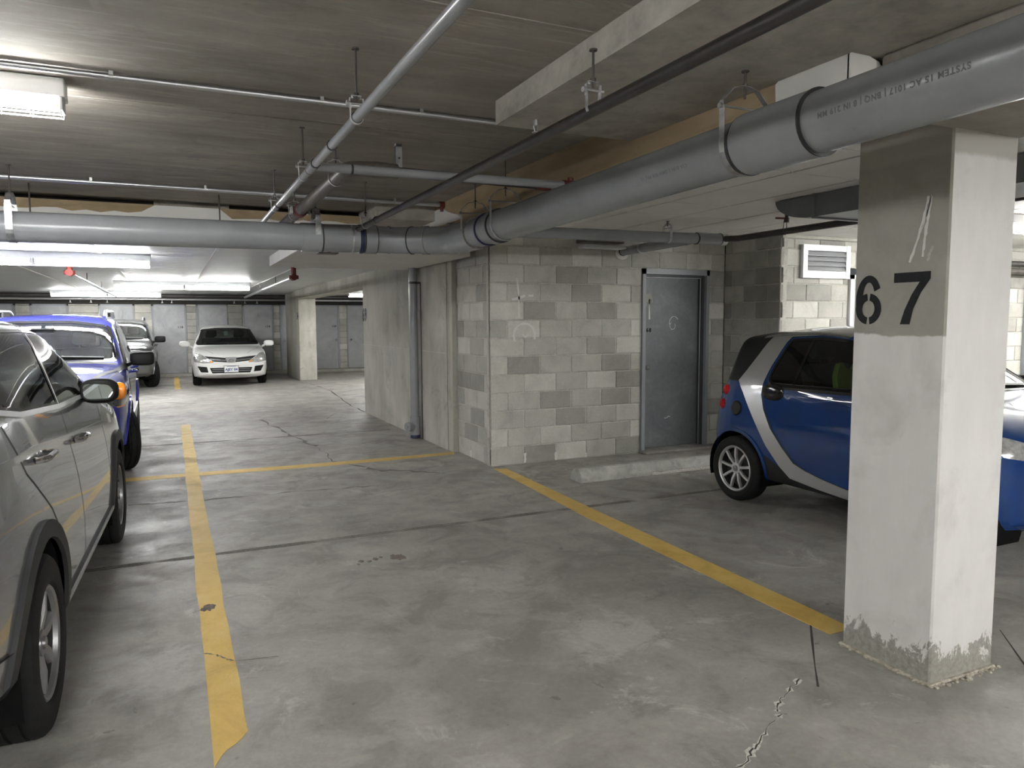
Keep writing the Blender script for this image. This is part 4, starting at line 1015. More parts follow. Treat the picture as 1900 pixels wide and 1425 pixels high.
# pipes along the locker wall and sprinkler lines under the rear ceiling
for z, y, r, m, l in ((2.36, 23.3, 0.05, 'black_pipe', 'dark pipe high along the locker wall, upper one'), (2.27, 23.55, 0.035, 'zinc_steel', 'steel pipe along the locker wall with drop heads, lower one')):
    b = B(); tube(b, [(XL + 0.01, y, z), (7.9, y, z)], r, 12); tag(obj('steel_pipe', b, m, smooth=True), l, 'pipe')
for i, x in enumerate((-2.5, -2.0, -1.6, -0.2, 1.75, 2.05, 2.4, 0.05)):
    b = B(); cyl(b, (x, 23.55, 2.25), (x, 23.55, 2.17), 0.012, 8); cyl(b, (x, 23.55, 2.175), (x, 23.55, 2.165), 0.035, 8)
    tag(obj('fire_sprinkler', b, 'zinc_steel'), 'tiny sprinkler drop below the locker wall pipe, %s' % ('leftmost', 'second from left', 'third from left', 'fourth from left', 'sixth from left', 'seventh from left', 'rightmost', 'fifth from left')[i], 'sprinkler', 'sprinkler drops along the locker wall')
for x0, x1, y0, y1, zz, l in ((-1.25, -1.25, 11.9, 21.4, 2.29, 'steel sprinkler line with a red valve under the left rear ceiling'), (1.75, 1.85, 11.75, 21.2, 2.28, 'steel sprinkler line with a dark red valve left of the far column')):
    t = thing('sprinkler_pipe', ((x0 + x1) / 2, (y0 + y1) / 2, zz), l, 'pipe')
    b = B(); tube(b, [(x0, y0, zz), (x1, y1, zz - 0.01)], 0.03, 12); obj('pipe', b, 'emt_steel', t, smooth=True)
    b = B(); cyl(b, (x0, y0 - 0.06, zz), (x0, y0 + 0.1, zz), 0.05, 10); cyl(b, (x0, y0, zz), (x0, y0, ZC1), 0.04, 10); cyl(b, (x0 - 0.07, y0, zz), (x0 + 0.07, y0, zz), 0.03, 8)
    obj('valve', b, 'red_paint' if x0 < 0 else 'red_fitting', t, smooth=True)
    for f in (0.25, 0.55):
        p = Vector((x0, y0, zz)).lerp(Vector((x1, y1, zz)), f); b = B(); cyl(b, p, (p.x, p.y, ZC1), 0.008, 6); obj('hanger_rod', b, 'rod_steel', t)

bf = thing('pipe_fitting', (1.50, 7.72, 2.33), 'dark red winged pipe fitting peeking below the big left pipe by the boxed-in drop', 'fitting')
b = B(); cyl(b, (1.50, 7.66, 2.345), (1.50, 7.80, 2.345), 0.05, 14); obj('fitting_body', b, 'red_fitting', bf, smooth=True)
for s_ in (-1, 1):
    b = B(); prism(b, [(1.50, 2.30), (1.50 + s_ * 0.10, 2.335), (1.50 + s_ * 0.125, 2.36), (1.50 + s_ * 0.06, 2.365), (1.50, 2.35)], 'y', 7.65, 7.69); obj('wing', b, 'red_fitting', bf)
b = B(); cyl(b, (1.50, 7.80, 2.345), (1.50, 7.80, 2.36), 0.02, 8); box(b, 1.40, 7.68, 2.29, 1.60, 7.84, 2.301); obj('base_plate', b, 'brown_pipe', bf)
for z, m, l in ((2.22, 'brown_pipe', 'brown pipe along the bright block wall past the white column, lower of two'), (2.32, 'black_pipe', 'dark pipe along the bright block wall past the white column, upper of two')):
    b = B(); tube(b, [(9.0, 6.12, z), (12.9, 6.12, z)], 0.04, 12); tag(obj('steel_pipe', b, m, smooth=True), l, 'pipe')
# ================================================================== CARS
def cage_body(rows, levels=2):
    """rows front->rear: (x, zb, ws,zs, wm,zm, wb,zbelt, wr,zr, zc) -> smooth closed shell"""
    b = B(); cr = b.edges.layers.float.get('crease_edge') or b.edges.layers.float.new('crease_edge')
    rings = []
    for (x, zb, ws_, zs, wm, zm, wb_, zbe, wr, zr_, zc) in rows:
        half = [(0, zb), (ws_ * 0.72, zb), (ws_, zs), (wm, zm), (wb_, zbe), (wr, zr_), (wr * 0.55, zc * 0.8 + zr_ * 0.2 + 0.004), (0, zc)]
        ring = [b.verts.new((x, y, z)) for y, z in half] + [b.verts.new((x, -y, z)) for y, z in half[-2:0:-1]]
        rings.append(ring)
    n = len(rings[0])
    for a, c in zip(rings, rings[1:]):
        for k in range(n): b.faces.new((a[k], a[(k + 1) % n], c[(k + 1) % n], c[k]))
    for ring in (rings[0], rings[-1]):
        q = len(ring) // 2
        for k in range(q):
            L0, L1 = ring[k], ring[k + 1]; R1, R0 = ring[(n - k - 1) % n], ring[(n - k) % n]
            f = [v for i, v in enumerate((L0, L1, R1, R0)) if v not in (L0, L1, R1, R0)[:i]]
            if len(f) > 2:
                try: b.faces.new(f)
                except ValueError: pass
    crs = {2: 0.55, 4: 0.45, 5: 0.35}
    for ra, rb_ in zip(rings, rings[1:]):
        for k, v in crs.items():
            for kk in (k, (n - k) % n):
                e = b.edges.get((ra[kk], rb_[kk]))
                if e: e[cr] = v
    bmesh.ops.recalc_face_normals(b, faces=b.faces[:])
    me = bpy.data.meshes.new('cage'); b.to_mesh(me); b.free()
    o = bpy.data.objects.new('cage', me); COL.objects.link(o)
    md = o.modifiers.new('s', 'SUBSURF'); md.levels = levels; md.render_levels = levels
    dg = bpy.context.evaluated_depsgraph_get()
    me2 = bpy.data.meshes.new_from_object(o.evaluated_get(dg)); bpy.data.objects.remove(o, do_unlink=True)
    out = B(); out.from_mesh(me2); bpy.data.meshes.remove(me2); bpy.data.meshes.remove(me)
    return out
def inside(p, poly):
    r_ = False; n = len(poly); j = n - 1
    for i in range(n):
        xi, yi = poly[i]; xj, yj = poly[j]
        if (yi > p[1]) != (yj > p[1]) and p[0] < (xj - xi) * (p[1] - yi) / (yj - yi) + xi: r_ = not r_
        j = i
    return r_
PR = {'y': (lambda v: (v.x, v.z)), 'x': (lambda v: (v.y, v.z)), 'z': (lambda v: (v.x, v.y))}
UNP = {'y': lambda a, c: Vector((a, 0, c)), 'x': lambda a, c: Vector((0, a, c)), 'z': lambda a, c: Vector((a, c, 0))}
def carve(bm, poly, axis, cond=lambda c, n: True, keep=False):
    """cut the outline cleanly into the shell and take the faces inside it out as a new bmesh"""
    pr = PR[axis]; mg = 0.06
    x0 = min(p[0] for p in poly) - mg; x1 = max(p[0] for p in poly) + mg; y0 = min(p[1] for p in poly) - mg; y1 = max(p[1] for p in poly) + mg
    cand = []
    for f in bm.faces:
        q = pr(f.calc_center_median())
        if x0 - .1 < q[0] < x1 + .1 and y0 - .1 < q[1] < y1 + .1 and cond(f.calc_center_median(), f.normal): cand.append(f)
    geom = set(cand)
    for f in cand: geom.update(f.edges); geom.update(f.verts)
    geom = list(geom); n = len(poly)
    for i in range(n):
        a, c = poly[i], poly[(i + 1) % n]; d = (c[0] - a[0], c[1] - a[1])
        if abs(d[0]) + abs(d[1]) < 1e-6: continue
        geom = [g_ for g_ in geom if g_.is_valid]
        r_ = bmesh.ops.bisect_plane(bm, geom=geom, dist=1e-5, plane_co=UNP[axis](*a), plane_no=UNP[axis](-d[1], d[0]))
        geom = list(set(r_['geom']))
    got = [f for f in geom if isinstance(f, bmesh.types.BMFace) and f.is_valid and inside(pr(f.calc_center_median()), poly) and cond(f.calc_center_median(), f.normal)]
    new = B(); mp = {}
    for f in got:
        vs = []
        for v in f.verts:
            if v not in mp: mp[v] = new.verts.new(v.co)
            vs.append(mp[v])
        try: new.faces.new(vs)
        except ValueError: pass
    if not keep: bmesh.ops.delete(bm, geom=got, context='FACES')
    return new
def smooth_poly(pts, rad=0.04, n=3):
    out = []; m = len(pts)
    for i in range(m):
        a, p, c = Vector(pts[i - 1]), Vector(pts[i]), Vector(pts[(i + 1) % m])
        d0, d1 = (a - p), (c - p); q = min(rad, d0.length * 0.4, d1.length * 0.4); s, e = p + d0.normalized() * q, p + d1.normalized() * q
        for k in range(n + 1):
            t = k / n; w_ = s * (1 - t) ** 2 + p * 2 * t * (1 - t) + e * t * t; out.append((w_.x, w_.y))
    return out
def resample(pts, step, closed):
    P = [Vector(p) for p in pts] + ([Vector(pts[0])] if closed else []); out = []
    for a, c in zip(P, P[1:]):
        k = max(1, int((c - a).length / step))
        for i in range(k): out.append(a.lerp(c, i / k))
    if not closed: out.append(P[-1])
    return out
class Car:
    def __init__(s, loc, heading, rows, paint_, label, levels=2):
        s.root = thing('car', loc, label, 'car', None, heading); s.paint = paint_
        s.bm = cage_body(rows, levels); s.bvh = BVHTree.FromBMesh(s.bm); s.rows = rows
    def hit(s, axis, side, a, c):
        if axis == 'y': o, d = Vector((a, 3 * side, c)), Vector((0, -side, 0))
        elif axis == 'x': o, d = Vector((5 * side, a, c)), Vector((-side, 0, 0))
        else: o, d = Vector((a, c, 5)), Vector((0, 0, -1))
        r_ = s.bvh.ray_cast(o, d); return (r_[0], r_[1]) if r_[0] is not None else (None, None)
    def add(s, name, bm, mat, parent=None, smooth=True, angle=35, recalc=False):
        return obj(name, bm, mat, parent or s.root, smooth=smooth, local=True, angle=angle, recalc=recalc)
    def cut(s, name, poly, axis, mat, cond, off=0.0, parent=None, thick=None):
        b = carve(s.bm, poly, axis, cond)
        if off or thick:
            b.normal_update()
            for v in b.verts: v.co += v.normal * off
        return s.add(name, b, mat, parent)
    def ribbon(s, name, pts, axis, side, wd, off, mat, parent=None, closed=False, step=0.04, raised=False, shift=0.0):
        P = resample(pts, step, closed); n = len(P); rows = []
        for i, p in enumerate(P):
            a = P[i - 1] if (closed or i > 0) else p; c = P[(i + 1) % n] if (closed or i < n - 1) else p
            d = (c - a).normalized(); nn = Vector((-d.y, d.x)); row = []
            for k in ((-0.5, -0.46, 0.46, 0.5) if raised else (-0.5, 0.5)):
                q = p + nn * (k * wd + shift); h, no = s.hit(axis, side, q.x, q.y)
                if h is None: row = None; break
                o_ = 0.0 if (raised and abs(k) == 0.5) else off
                row.append(h + no * o_)
            rows.append(row)
        b = B(); prev = None; first = None
        for row in rows:
            if row is None: prev = None; continue
            cur = [b.verts.new(v) for v in row]
            if first is None: first = cur
            if prev:
                for k in range(len(cur) - 1): b.faces.new((prev[k], prev[k + 1], cur[k + 1], cur[k]))
            prev = cur
        if closed and prev and first and prev is not first and len(prev) == len(first):
            for k in range(len(prev) - 1): b.faces.new((prev[k], prev[k + 1], first[k + 1], first[k]))
        return s.add(name, b, mat, parent)
    def side(s, k): return lambda c, n: c.y * k > 0.2
    def arch(s, xc, zc, r, y_in, k, lip=0.05, lip_mat=None, lip_off=0.01, zbot=0.16):
        n = 22; poly = [(xc + math.cos(2 * PI * i / n) * r, zc + math.sin(2 * PI * i / n) * r) for i in range(n)]
        carve(s.bm, poly, 'y', lambda c, nn: c.y * k > y_in - 0.05).free()
        carve(s.bm, [(xc - r, 0.0), (xc + r, 0.0), (xc + r, zc), (xc - r, zc)], 'y', lambda c, nn: c.y * k > y_in - 0.05).free()
        yo = max(x for x in (abs((s.hit('y', k, xc, zc + r + 0.02)[0] or Vector((0, .8, 0))).y),))
        b = B(); prev = None
        for i in range(21):
            a = PI * i / 20 * 1.2 - PI * 0.1; p = (xc + math.cos(a) * (r + 0.004), zc + math.sin(a) * (r + 0.004))
            cur = (b.verts.new((p[0], k * (yo - 0.015), p[1])), b.verts.new((p[0], k * y_in, p[1])))
            if prev: b.faces.new((prev[0], prev[1], cur[1], cur[0]))
            prev = cur
        b.faces.new([b.verts.new((xc + math.cos(R(a)) * r, k * y_in, zc + math.sin(R(a)) * r)) for a in range(-18, 199, 12)])
        s.add('wheel_well', b, 'dark_void')
        if lip:
            a0, a1 = -12, 192
            pts = [(xc + math.cos(R(a)) * (r + lip / 2 - 0.004), zc + math.sin(R(a)) * (r + lip / 2 - 0.004)) for a in range(a0, a1 + 1, 6)]
            pts = [p for p in pts if p[1] > zbot + 0.03]
            s.ribbon('arch_trim', pts, 'y', k, lip, lip_off, lip_mat or s.paint, raised=True)
    def wheel(s, xc, yc, R_, rim, wd, k, spokes=5, mat='alloy', steer=0.0, style='spoke'):
        M = Matrix.Translation((xc, yc, R_)) @ Matrix.Rotation(steer, 4, 'Z')
        def fin(b): b.transform(M); return b
        b = B(); h = wd / 2
        prof = [(rim, -h + .012), (rim + 0.012, -h), ((rim + R_) / 2, -h - 0.006), (R_ - 0.02, -h + 0.004), (R_ - 0.005, -h + 0.02), (R_, -h + 0.04)]
        for gx in (-0.055, 0.0, 0.055):
            if abs(gx) < h - 0.045: prof += [(R_, gx - 0.006), (R_ - 0.008, gx - 0.004), (R_ - 0.008, gx + 0.004), (R_, gx + 0.006)]
        prof += [(R_, h - 0.04), (R_ - 0.005, h - 0.02), (R_ - 0.02, h - 0.004), ((rim + R_) / 2, h + 0.006), (rim + 0.012, h), (rim, h - .012)]
        lathe(b, prof, (0, 0, 0), (0, 1, 0), 44)
        # shallow cross cuts of the tread shoulders
        wl = B(); lathe(wl, [(rim + 0.001, h - 0.012), (rim - 0.006, h - 0.006), (rim - 0.016, h - 0.012), (rim - 0.022, h - 0.03)], (0, 0, 0), (0, k, 0), 40)
        if style == 'spoke':
            for i in range(spokes):
                a = 2 * PI * i / spokes + 0.2; ca, sa = math.cos(a), math.sin(a)
                def q(r_, t_, y_): return wl.verts.new((ca * r_ - sa * t_, k * y_, sa * r_ + ca * t_))
                w0, w1 = (0.026, 0.022) if spokes < 8 else (0.014, 0.013)
                rr_ = [(0.045, w0, h - 0.035), (rim * 0.55, (w0 + w1) / 2, h - 0.022), (rim - 0.018, w1, h - 0.026)]
                prev = None
                for r_, t_, y_ in rr_:
                    cur = [q(r_, -t_, y_ - 0.02), q(r_, -t_ * 0.75, y_), q(r_, t_ * 0.75, y_), q(r_, t_, y_ - 0.02)]
                    if prev:
                        for m_ in range(3): wl.faces.new((prev[m_], prev[m_ + 1], cur[m_ + 1], cur[m_]))
                    prev = cur
            lathe(wl, [(0.001, h - 0.026), (0.05, h - 0.028), (0.055, h - 0.05)], (0, 0, 0), (0, k, 0), 20)
        else:
            lathe(wl, [(0.001, h - 0.02), (0.06, h - 0.02), (rim * 0.6, h - 0.035), (rim - 0.015, h - 0.02)], (0, 0, 0), (0, k, 0), 32)
        bmesh.ops.recalc_face_normals(wl, faces=wl.faces[:]); o = s.add('wheel', fin(wl), mat)
        bmesh.ops.recalc_face_normals(b, faces=b.faces[:]); s.add('tyre', fin(b), 'rubber', o, angle=30)
        c = B(); lathe(c, [(0.001, h - 0.016), (0.024, h - 0.018), (0.027, h - 0.03)], (0, 0, 0), (0, k, 0), 16); s.add('hub_cap', fin(c), 'alloy_dark', o)
        c = B(); lathe(c, [(rim - 0.021, h - 0.029), (rim - 0.03, -h + 0.02)], (0, 0, 0), (0, k, 0), 32); s.add('rim_barrel', fin(c), 'brake_dark', o)
        c = B(); lathe(c, [(0.001, h - 0.075), (rim * 0.8, h - 0.075), (rim * 0.8, h - 0.09), (rim - 0.028, h - 0.09)], (0, 0, 0), (0, k, 0), 24); s.add('brake_disc', fin(c), 'brake_dark', o)
        return o
    def seats(s, xs, zs, w_=0.24, yoff=0.34, rear=None):
        for x in xs:
            for y in (yoff, -yoff):
                b = B(); box(b, x - 0.1, y - w_, zs - 0.18, x + 0.42, y + w_, zs, bev=0.05, seg=2)
                m = Matrix.Translation((x - 0.08, y, zs)) @ Matrix.Rotation(R(-14), 4, 'Y')
                b2 = B(); box(b2, -0.07, -w_, -0.05, 0.07, w_, 0.58, bev=0.05, seg=2); box(b2, -0.05, -0.13, 0.62, 0.05, 0.13, 0.80, bev=0.04, seg=2); cyl(b2, (0, 0.05, .55), (0, 0.05, .65), 0.008, 6); cyl(b2, (0, -0.05, .55), (0, -0.05, .65), 0.008, 6)
                b2.transform(m); me = bpy.data.meshes.new('tmp'); b2.to_mesh(me); b2.free(); b.from_mesh(me); bpy.data.meshes.remove(me)
                s.add('seat', b, 'seat_fabric', recalc=True)
        if rear:
            x, z, hw = rear
            b = B(); box(b, x - 0.1, -hw, z - 0.2, x + 0.4, hw, z, bev=0.05, seg=2); box(b, x - 0.2, -hw, z - 0.1, x - 0.06, hw, z + 0.52, bev=0.05, seg=2)
            for y in (-0.36, 0.36): box(b, x - 0.19, y - 0.12, z + 0.54, x - 0.1, y + 0.12, z + 0.68, bev=0.03, seg=2)
            s.add('rear_seat', b, 'seat_fabric', recalc=True)
    def cabin(s, x0, x1, w_, zfl, zdash, xdash, steer_y=0.36):
        b = B(); box(b, x1, -w_, zfl, x0, w_, zfl + 0.03); box(b, xdash - 0.02, -w_, zfl, xdash + 0.35, w_, zdash, bev=0.05, seg=2); s.add('dashboard', b, 'plastic_black', recalc=True)
        for k in (1, -1):
            b = B(); box(b, x1, k * w_ - 0.02 * k, zfl, xdash, k * w_, zdash - 0.04); s.add('door_lining', b, 'seat_fabric', recalc=True)
        b = B(); M = Matrix.Translation((xdash - 0.16, steer_y, zdash - 0.05)) @ Matrix.Rotation(R(65), 4, 'Y')
        pts = [(math.cos(2 * PI * i / 24) * 0.18, math.sin(2 * PI * i / 24) * 0.18, 0) for i in range(25)]; tube(b, pts, 0.014, 8, caps=False)
        for a in (0, 140, 220): cyl(b, (0, 0, -0.02), (math.cos(R(a)) * 0.18, math.sin(R(a)) * 0.18, 0), 0.014, 6)
        cyl(b, (0, 0, -0.03), (0, 0, 0.0), 0.06, 14); b.transform(M); s.add('steering_wheel', b, 'plastic_black', recalc=True)
    def mirror(s, x, y, z, k, dims, mat, face=-1, glass_=True, amber=False, stem_to=None, e=0.62):
        b = B(); blob(b, (x, k * y, z), dims, e, 24, 12)
        if stem_to: cyl(b, (x, k * (y - dims[1] * 0.7), z - dims[2] * 0.5), (stem_to[0], k * stem_to[1], stem_to[2]), 0.022, 8, r1=0.03)
        o = s.add('side_mirror', b, mat, recalc=True)
        if glass_:
            xx = x + face * dims[0] * 0.985
            sh = smooth_poly([(k * (y - dims[1] * 0.80), z - dims[2] * 0.62), (k * (y + dims[1] * 0.62), z - dims[2] * 0.62), (k * (y + dims[1] * 0.84), z + dims[2] * 0.05), (k * (y + dims[1] * 0.55), z + dims[2] * 0.62), (k * (y - dims[1] * 0.84), z + dims[2] * 0.76)], 0.05)
            c = B(); prism(c, sh, 'x', xx, xx + face * 0.006); s.add('mirror_glass', c, 'mirror_silver', o, smooth=False, recalc=True)
            rim_ = [Vector((xx + face * 0.004, a, q)) for a, q in sh] ; rim_.append(rim_[0]); c = B(); tube(c, rim_, 0.007, 6, caps=False); s.add('mirror_rim', c, 'plastic_black', o, recalc=True)
        if amber:
            c = B(); blob(c, (x + 0.035, k * (y + dims[1] * 0.93), z - dims[2] * 0.1), (dims[0] * 0.55, 0.045, dims[2] * 0.72), 0.8, 18, 10); s.add('turn_signal', c, 'amber', o, recalc=True)
        return o
    def handle(s, x, z, k, mat, L=0.21, parent=None):
        h, no = s.hit('y', k, x, z)
        if h is None: return
        y = h.y; b = B()
        tube(b, bend([(x - L / 2, y, z), (x - L / 2 + 0.02, y + k * 0.045, z + .004), (x + L / 2 - 0.02, y + k * 0.045, z + .004), (x + L / 2, y, z)], 0.03, 4), 0.014, 10)
        o = s.add('door_handle', b, mat, parent, recalc=True)
        c = B(); blob(c, (x, y - k * 0.006, z - 0.01), (0.075, 0.012, 0.035), 1.0, 16, 8); s.add('handle_recess', c, 'alloy_dark', o, recalc=True)
    def finish(s):
        s.bm.normal_update(); s.add('body', s.bm, s.paint, angle=50)
def up_front(c, n): return n.x > 0.05 and n.z > -0.2
def win_frame(car, poly, axis, k, wd, mat='plastic_gloss', off=0.003): return car.ribbon('window_trim', poly, axis, k, wd, off, mat, closed=True)

# ---------------------------------------------------------------- silver crossover (foreground left, nose away from the viewer)
rows = [(2.25, .40, .52, .43, .62, .60, .60, .78, .44, .87, .885), (2.12, .27, .78, .34, .82, .60, .78, .85, .60, .94, .965), (1.78, .23, .87, .30, .915, .64, .86, .94, .70, 1.01, 1.05),
        (1.40, .23, .89, .30, .935, .68, .87, 1.0, .75, 1.07, 1.12), (1.18, .23, .89, .30, .93, .68, .85, 1.04, .775, 1.105, 1.155), (1.04, .23, .89, .30, .93, .68, .84, 1.06, .78, 1.14, 1.185),
        (.72, .23, .89, .30, .93, .68, .83, 1.085, .75, 1.325, 1.38), (.24, .23, .89, .30, .93, .68, .825, 1.115, .70, 1.52, 1.575), (-.08, .23, .89, .30, .93, .68, .825, 1.14, .68, 1.585, 1.64), (-.75, .23, .89, .30, .93, .70, .83, 1.18, .67, 1.60, 1.66),
        (-1.335, .24, .89, .31, .935, .72, .845, 1.225, .65, 1.565, 1.635), (-1.75, .26, .87, .34, .92, .74, .82, 1.24, .61, 1.50, 1.575), (-2.05, .30, .82, .42, .88, .74, .76, 1.19, .52, 1.36, 1.43), (-2.25, .42, .70, .48, .78, .72, .66, 1.02, .45, 1.12, 1.14)]
HS = math.pi / 2 - 0.036
cs = Car((-1.337, 4.635, 0), HS, rows, 'paint_silver', 'silver crossover nearest the viewer on the left, seen from its rear quarter')
k = -1                                     # visible flank: its right
fw_ = smooth_poly([(.90, 1.145), (.68, 1.31), (.32, 1.475), (.05, 1.52), (-.22, 1.53), (-.29, 1.18)], 0.05)
rw_ = smooth_poly([(-.36, 1.185), (-.29, 1.535), (-.78, 1.54), (-1.12, 1.51), (-1.45, 1.39), (-1.55, 1.295), (-1.25, 1.24)], 0.05)
for kk in (-1, 1):
    cs.cut('side_window', fw_, 'y', 'glass_tint', cs.side(kk)); cs.cut('side_window', rw_, 'y', 'glass_tint', cs.side(kk))
cs.cut('windshield', smooth_poly([(-.71, 1.19), (.71, 1.19), (.63, 1.50), (.3, 1.535), (-.3, 1.535), (-.63, 1.50)], .04), 'x', 'glass_clear', up_front)
cs.cut('rear_window', smooth_poly([(-.55, 1.22), (.55, 1.22), (.48, 1.46), (-.48, 1.46)], .05), 'x', 'glass_tint', lambda c, n: n.x < -0.2)
dl = [(-.32, 1.16), (-.35, .95), (-.36, .70), (-.32, .36)]
fdoor = [(.93, 1.08), (.86, .95), (.80, .70), (.78, .36), (-.32, .36), (-.36, .70), (-.35, .95), (-.32, 1.16), (-.25, 1.55), (.30, 1.50), (.70, 1.33), (.92, 1.15)]
rdoor = [(-.32, 1.16), (-.35, .95), (-.36, .70), (-.32, .36), (-.86, .36), (-.94, .62), (-1.10, .82), (-1.38, 1.02), (-1.50, 1.22), (-1.46, 1.42), (-1.12, 1.545), (-.75, 1.565), (-.25, 1.55)]
d1 = cs.cut('door', fdoor, 'y', 'paint_silver', cs.side(k)); d2 = cs.cut('door', rdoor, 'y', 'paint_silver', cs.side(k))
cs.ribbon('door_seam', dl, 'y', k, 0.008, 0.0015, 'band_black'); cs.ribbon('door_seam', rdoor[3:9], 'y', k, 0.008, 0.0015, 'band_black'); cs.ribbon('door_seam', fdoor[:5], 'y', k, 0.008, 0.0015, 'band_black')
cs.ribbon('window_trim', [(.95, 1.125), (.4, 1.15), (-.33, 1.17), (-1.2, 1.225), (-1.48, 1.265), (-1.58, 1.31)], 'y', k, 0.024, 0.007, 'emt_steel', raised=True)
cs.ribbon('window_trim', [(.93, 1.14), (.4, 1.165), (-.33, 1.187), (-1.2, 1.242), (-1.48, 1.285)], 'y', k, 0.014, 0.004, 'plastic_gloss')
cs.ribbon('window_trim', [(-.255, 1.53), (-.325, 1.175)], 'y', k, 0.085, 0.003, 'plastic_gloss'); cs.ribbon('window_trim', [(-.275, 1.53), (-.34, 1.18)], 'y', k, 0.022, 0.006, 'emt_steel')
cs.ribbon('window_trim', [(.93, 1.145), (.70, 1.325), (.33, 1.49), (.05, 1.535), (-.2, 1.547), (-.8, 1.553), (-1.14, 1.525), (-1.48, 1.40)], 'y', k, 0.016, 0.003, 'plastic_gloss')
cs.ribbon('roof_seam', [(1.0, 1.165), (.72, 1.345), (.34, 1.52), (0, 1.572), (-.8, 1.592), (-1.4, 1.555)], 'y', k, 0.010, 0.0015, 'band_black')
for kk in (-1, 1):
    for xc in (1.335, -1.335):
        cs.arch(xc, .345, .405, .55, kk, 0.075, 'cladding', 0.016)
        cs.wheel(xc, kk * .80, .345, .22, .225, kk, 7, 'alloy_dark')
    cs.ribbon('sill_cladding', [(.93, .315), (-.93, .315)], 'y', kk, 0.14, 0.012, 'cladding', raised=True)
    cs.ribbon('sill_trim', [(.90, .36), (-.90, .36)], 'y', kk, 0.03, 0.018, 'cladding_silver', raised=True)
    cs.ribbon('lower_cladding', [(1.73, .33), (2.05, .34)], 'y', kk, 0.12, 0.012, 'cladding'); cs.ribbon('lower_cladding', [(-1.72, .38), (-2.05, .42)], 'y', kk, 0.22, 0.012, 'cladding')
cs.handle(-.11, .975, k, 'chrome', parent=d1); cs.handle(-1.10, 1.04, k, 'chrome', parent=d2)
cs.mirror(.48, .91, 1.175, k, (.065, .105, .076), 'plastic_black', -1, True, True, stem_to=(.60, .82, 1.13), e=.7)
cs.mirror(.48, .91, 1.175, 1, (.065, .105, .076), 'plastic_black', -1, True, True, stem_to=(.60, .82, 1.13), e=.7)
cs.cut('headlamp', smooth_poly([(1.72, .93), (2.12, .78), (2.2, .86), (1.95, .95)], .03), 'y', 'lamp_silver', cs.side(k))
cs.cut('tail_lamp', smooth_poly([(-1.95, .98), (-2.2, .95), (-2.2, 1.08), (-2.0, 1.10)], .03), 'y', 'tail_red', cs.side(k))
cs.ribbon('crease', [(.9, .93), (.2, .975), (-.4, 1.02), (-1.2, 1.085), (-1.9, 1.10)], 'y', k, 0.028, 0.006, 'paint_silver', raised=True)
cs.seats([-.05], .68, rear=(-.85, .72, .6)); cs.cabin(1.0, -1.5, .72, .40, 1.07, .80)
cs.finish()

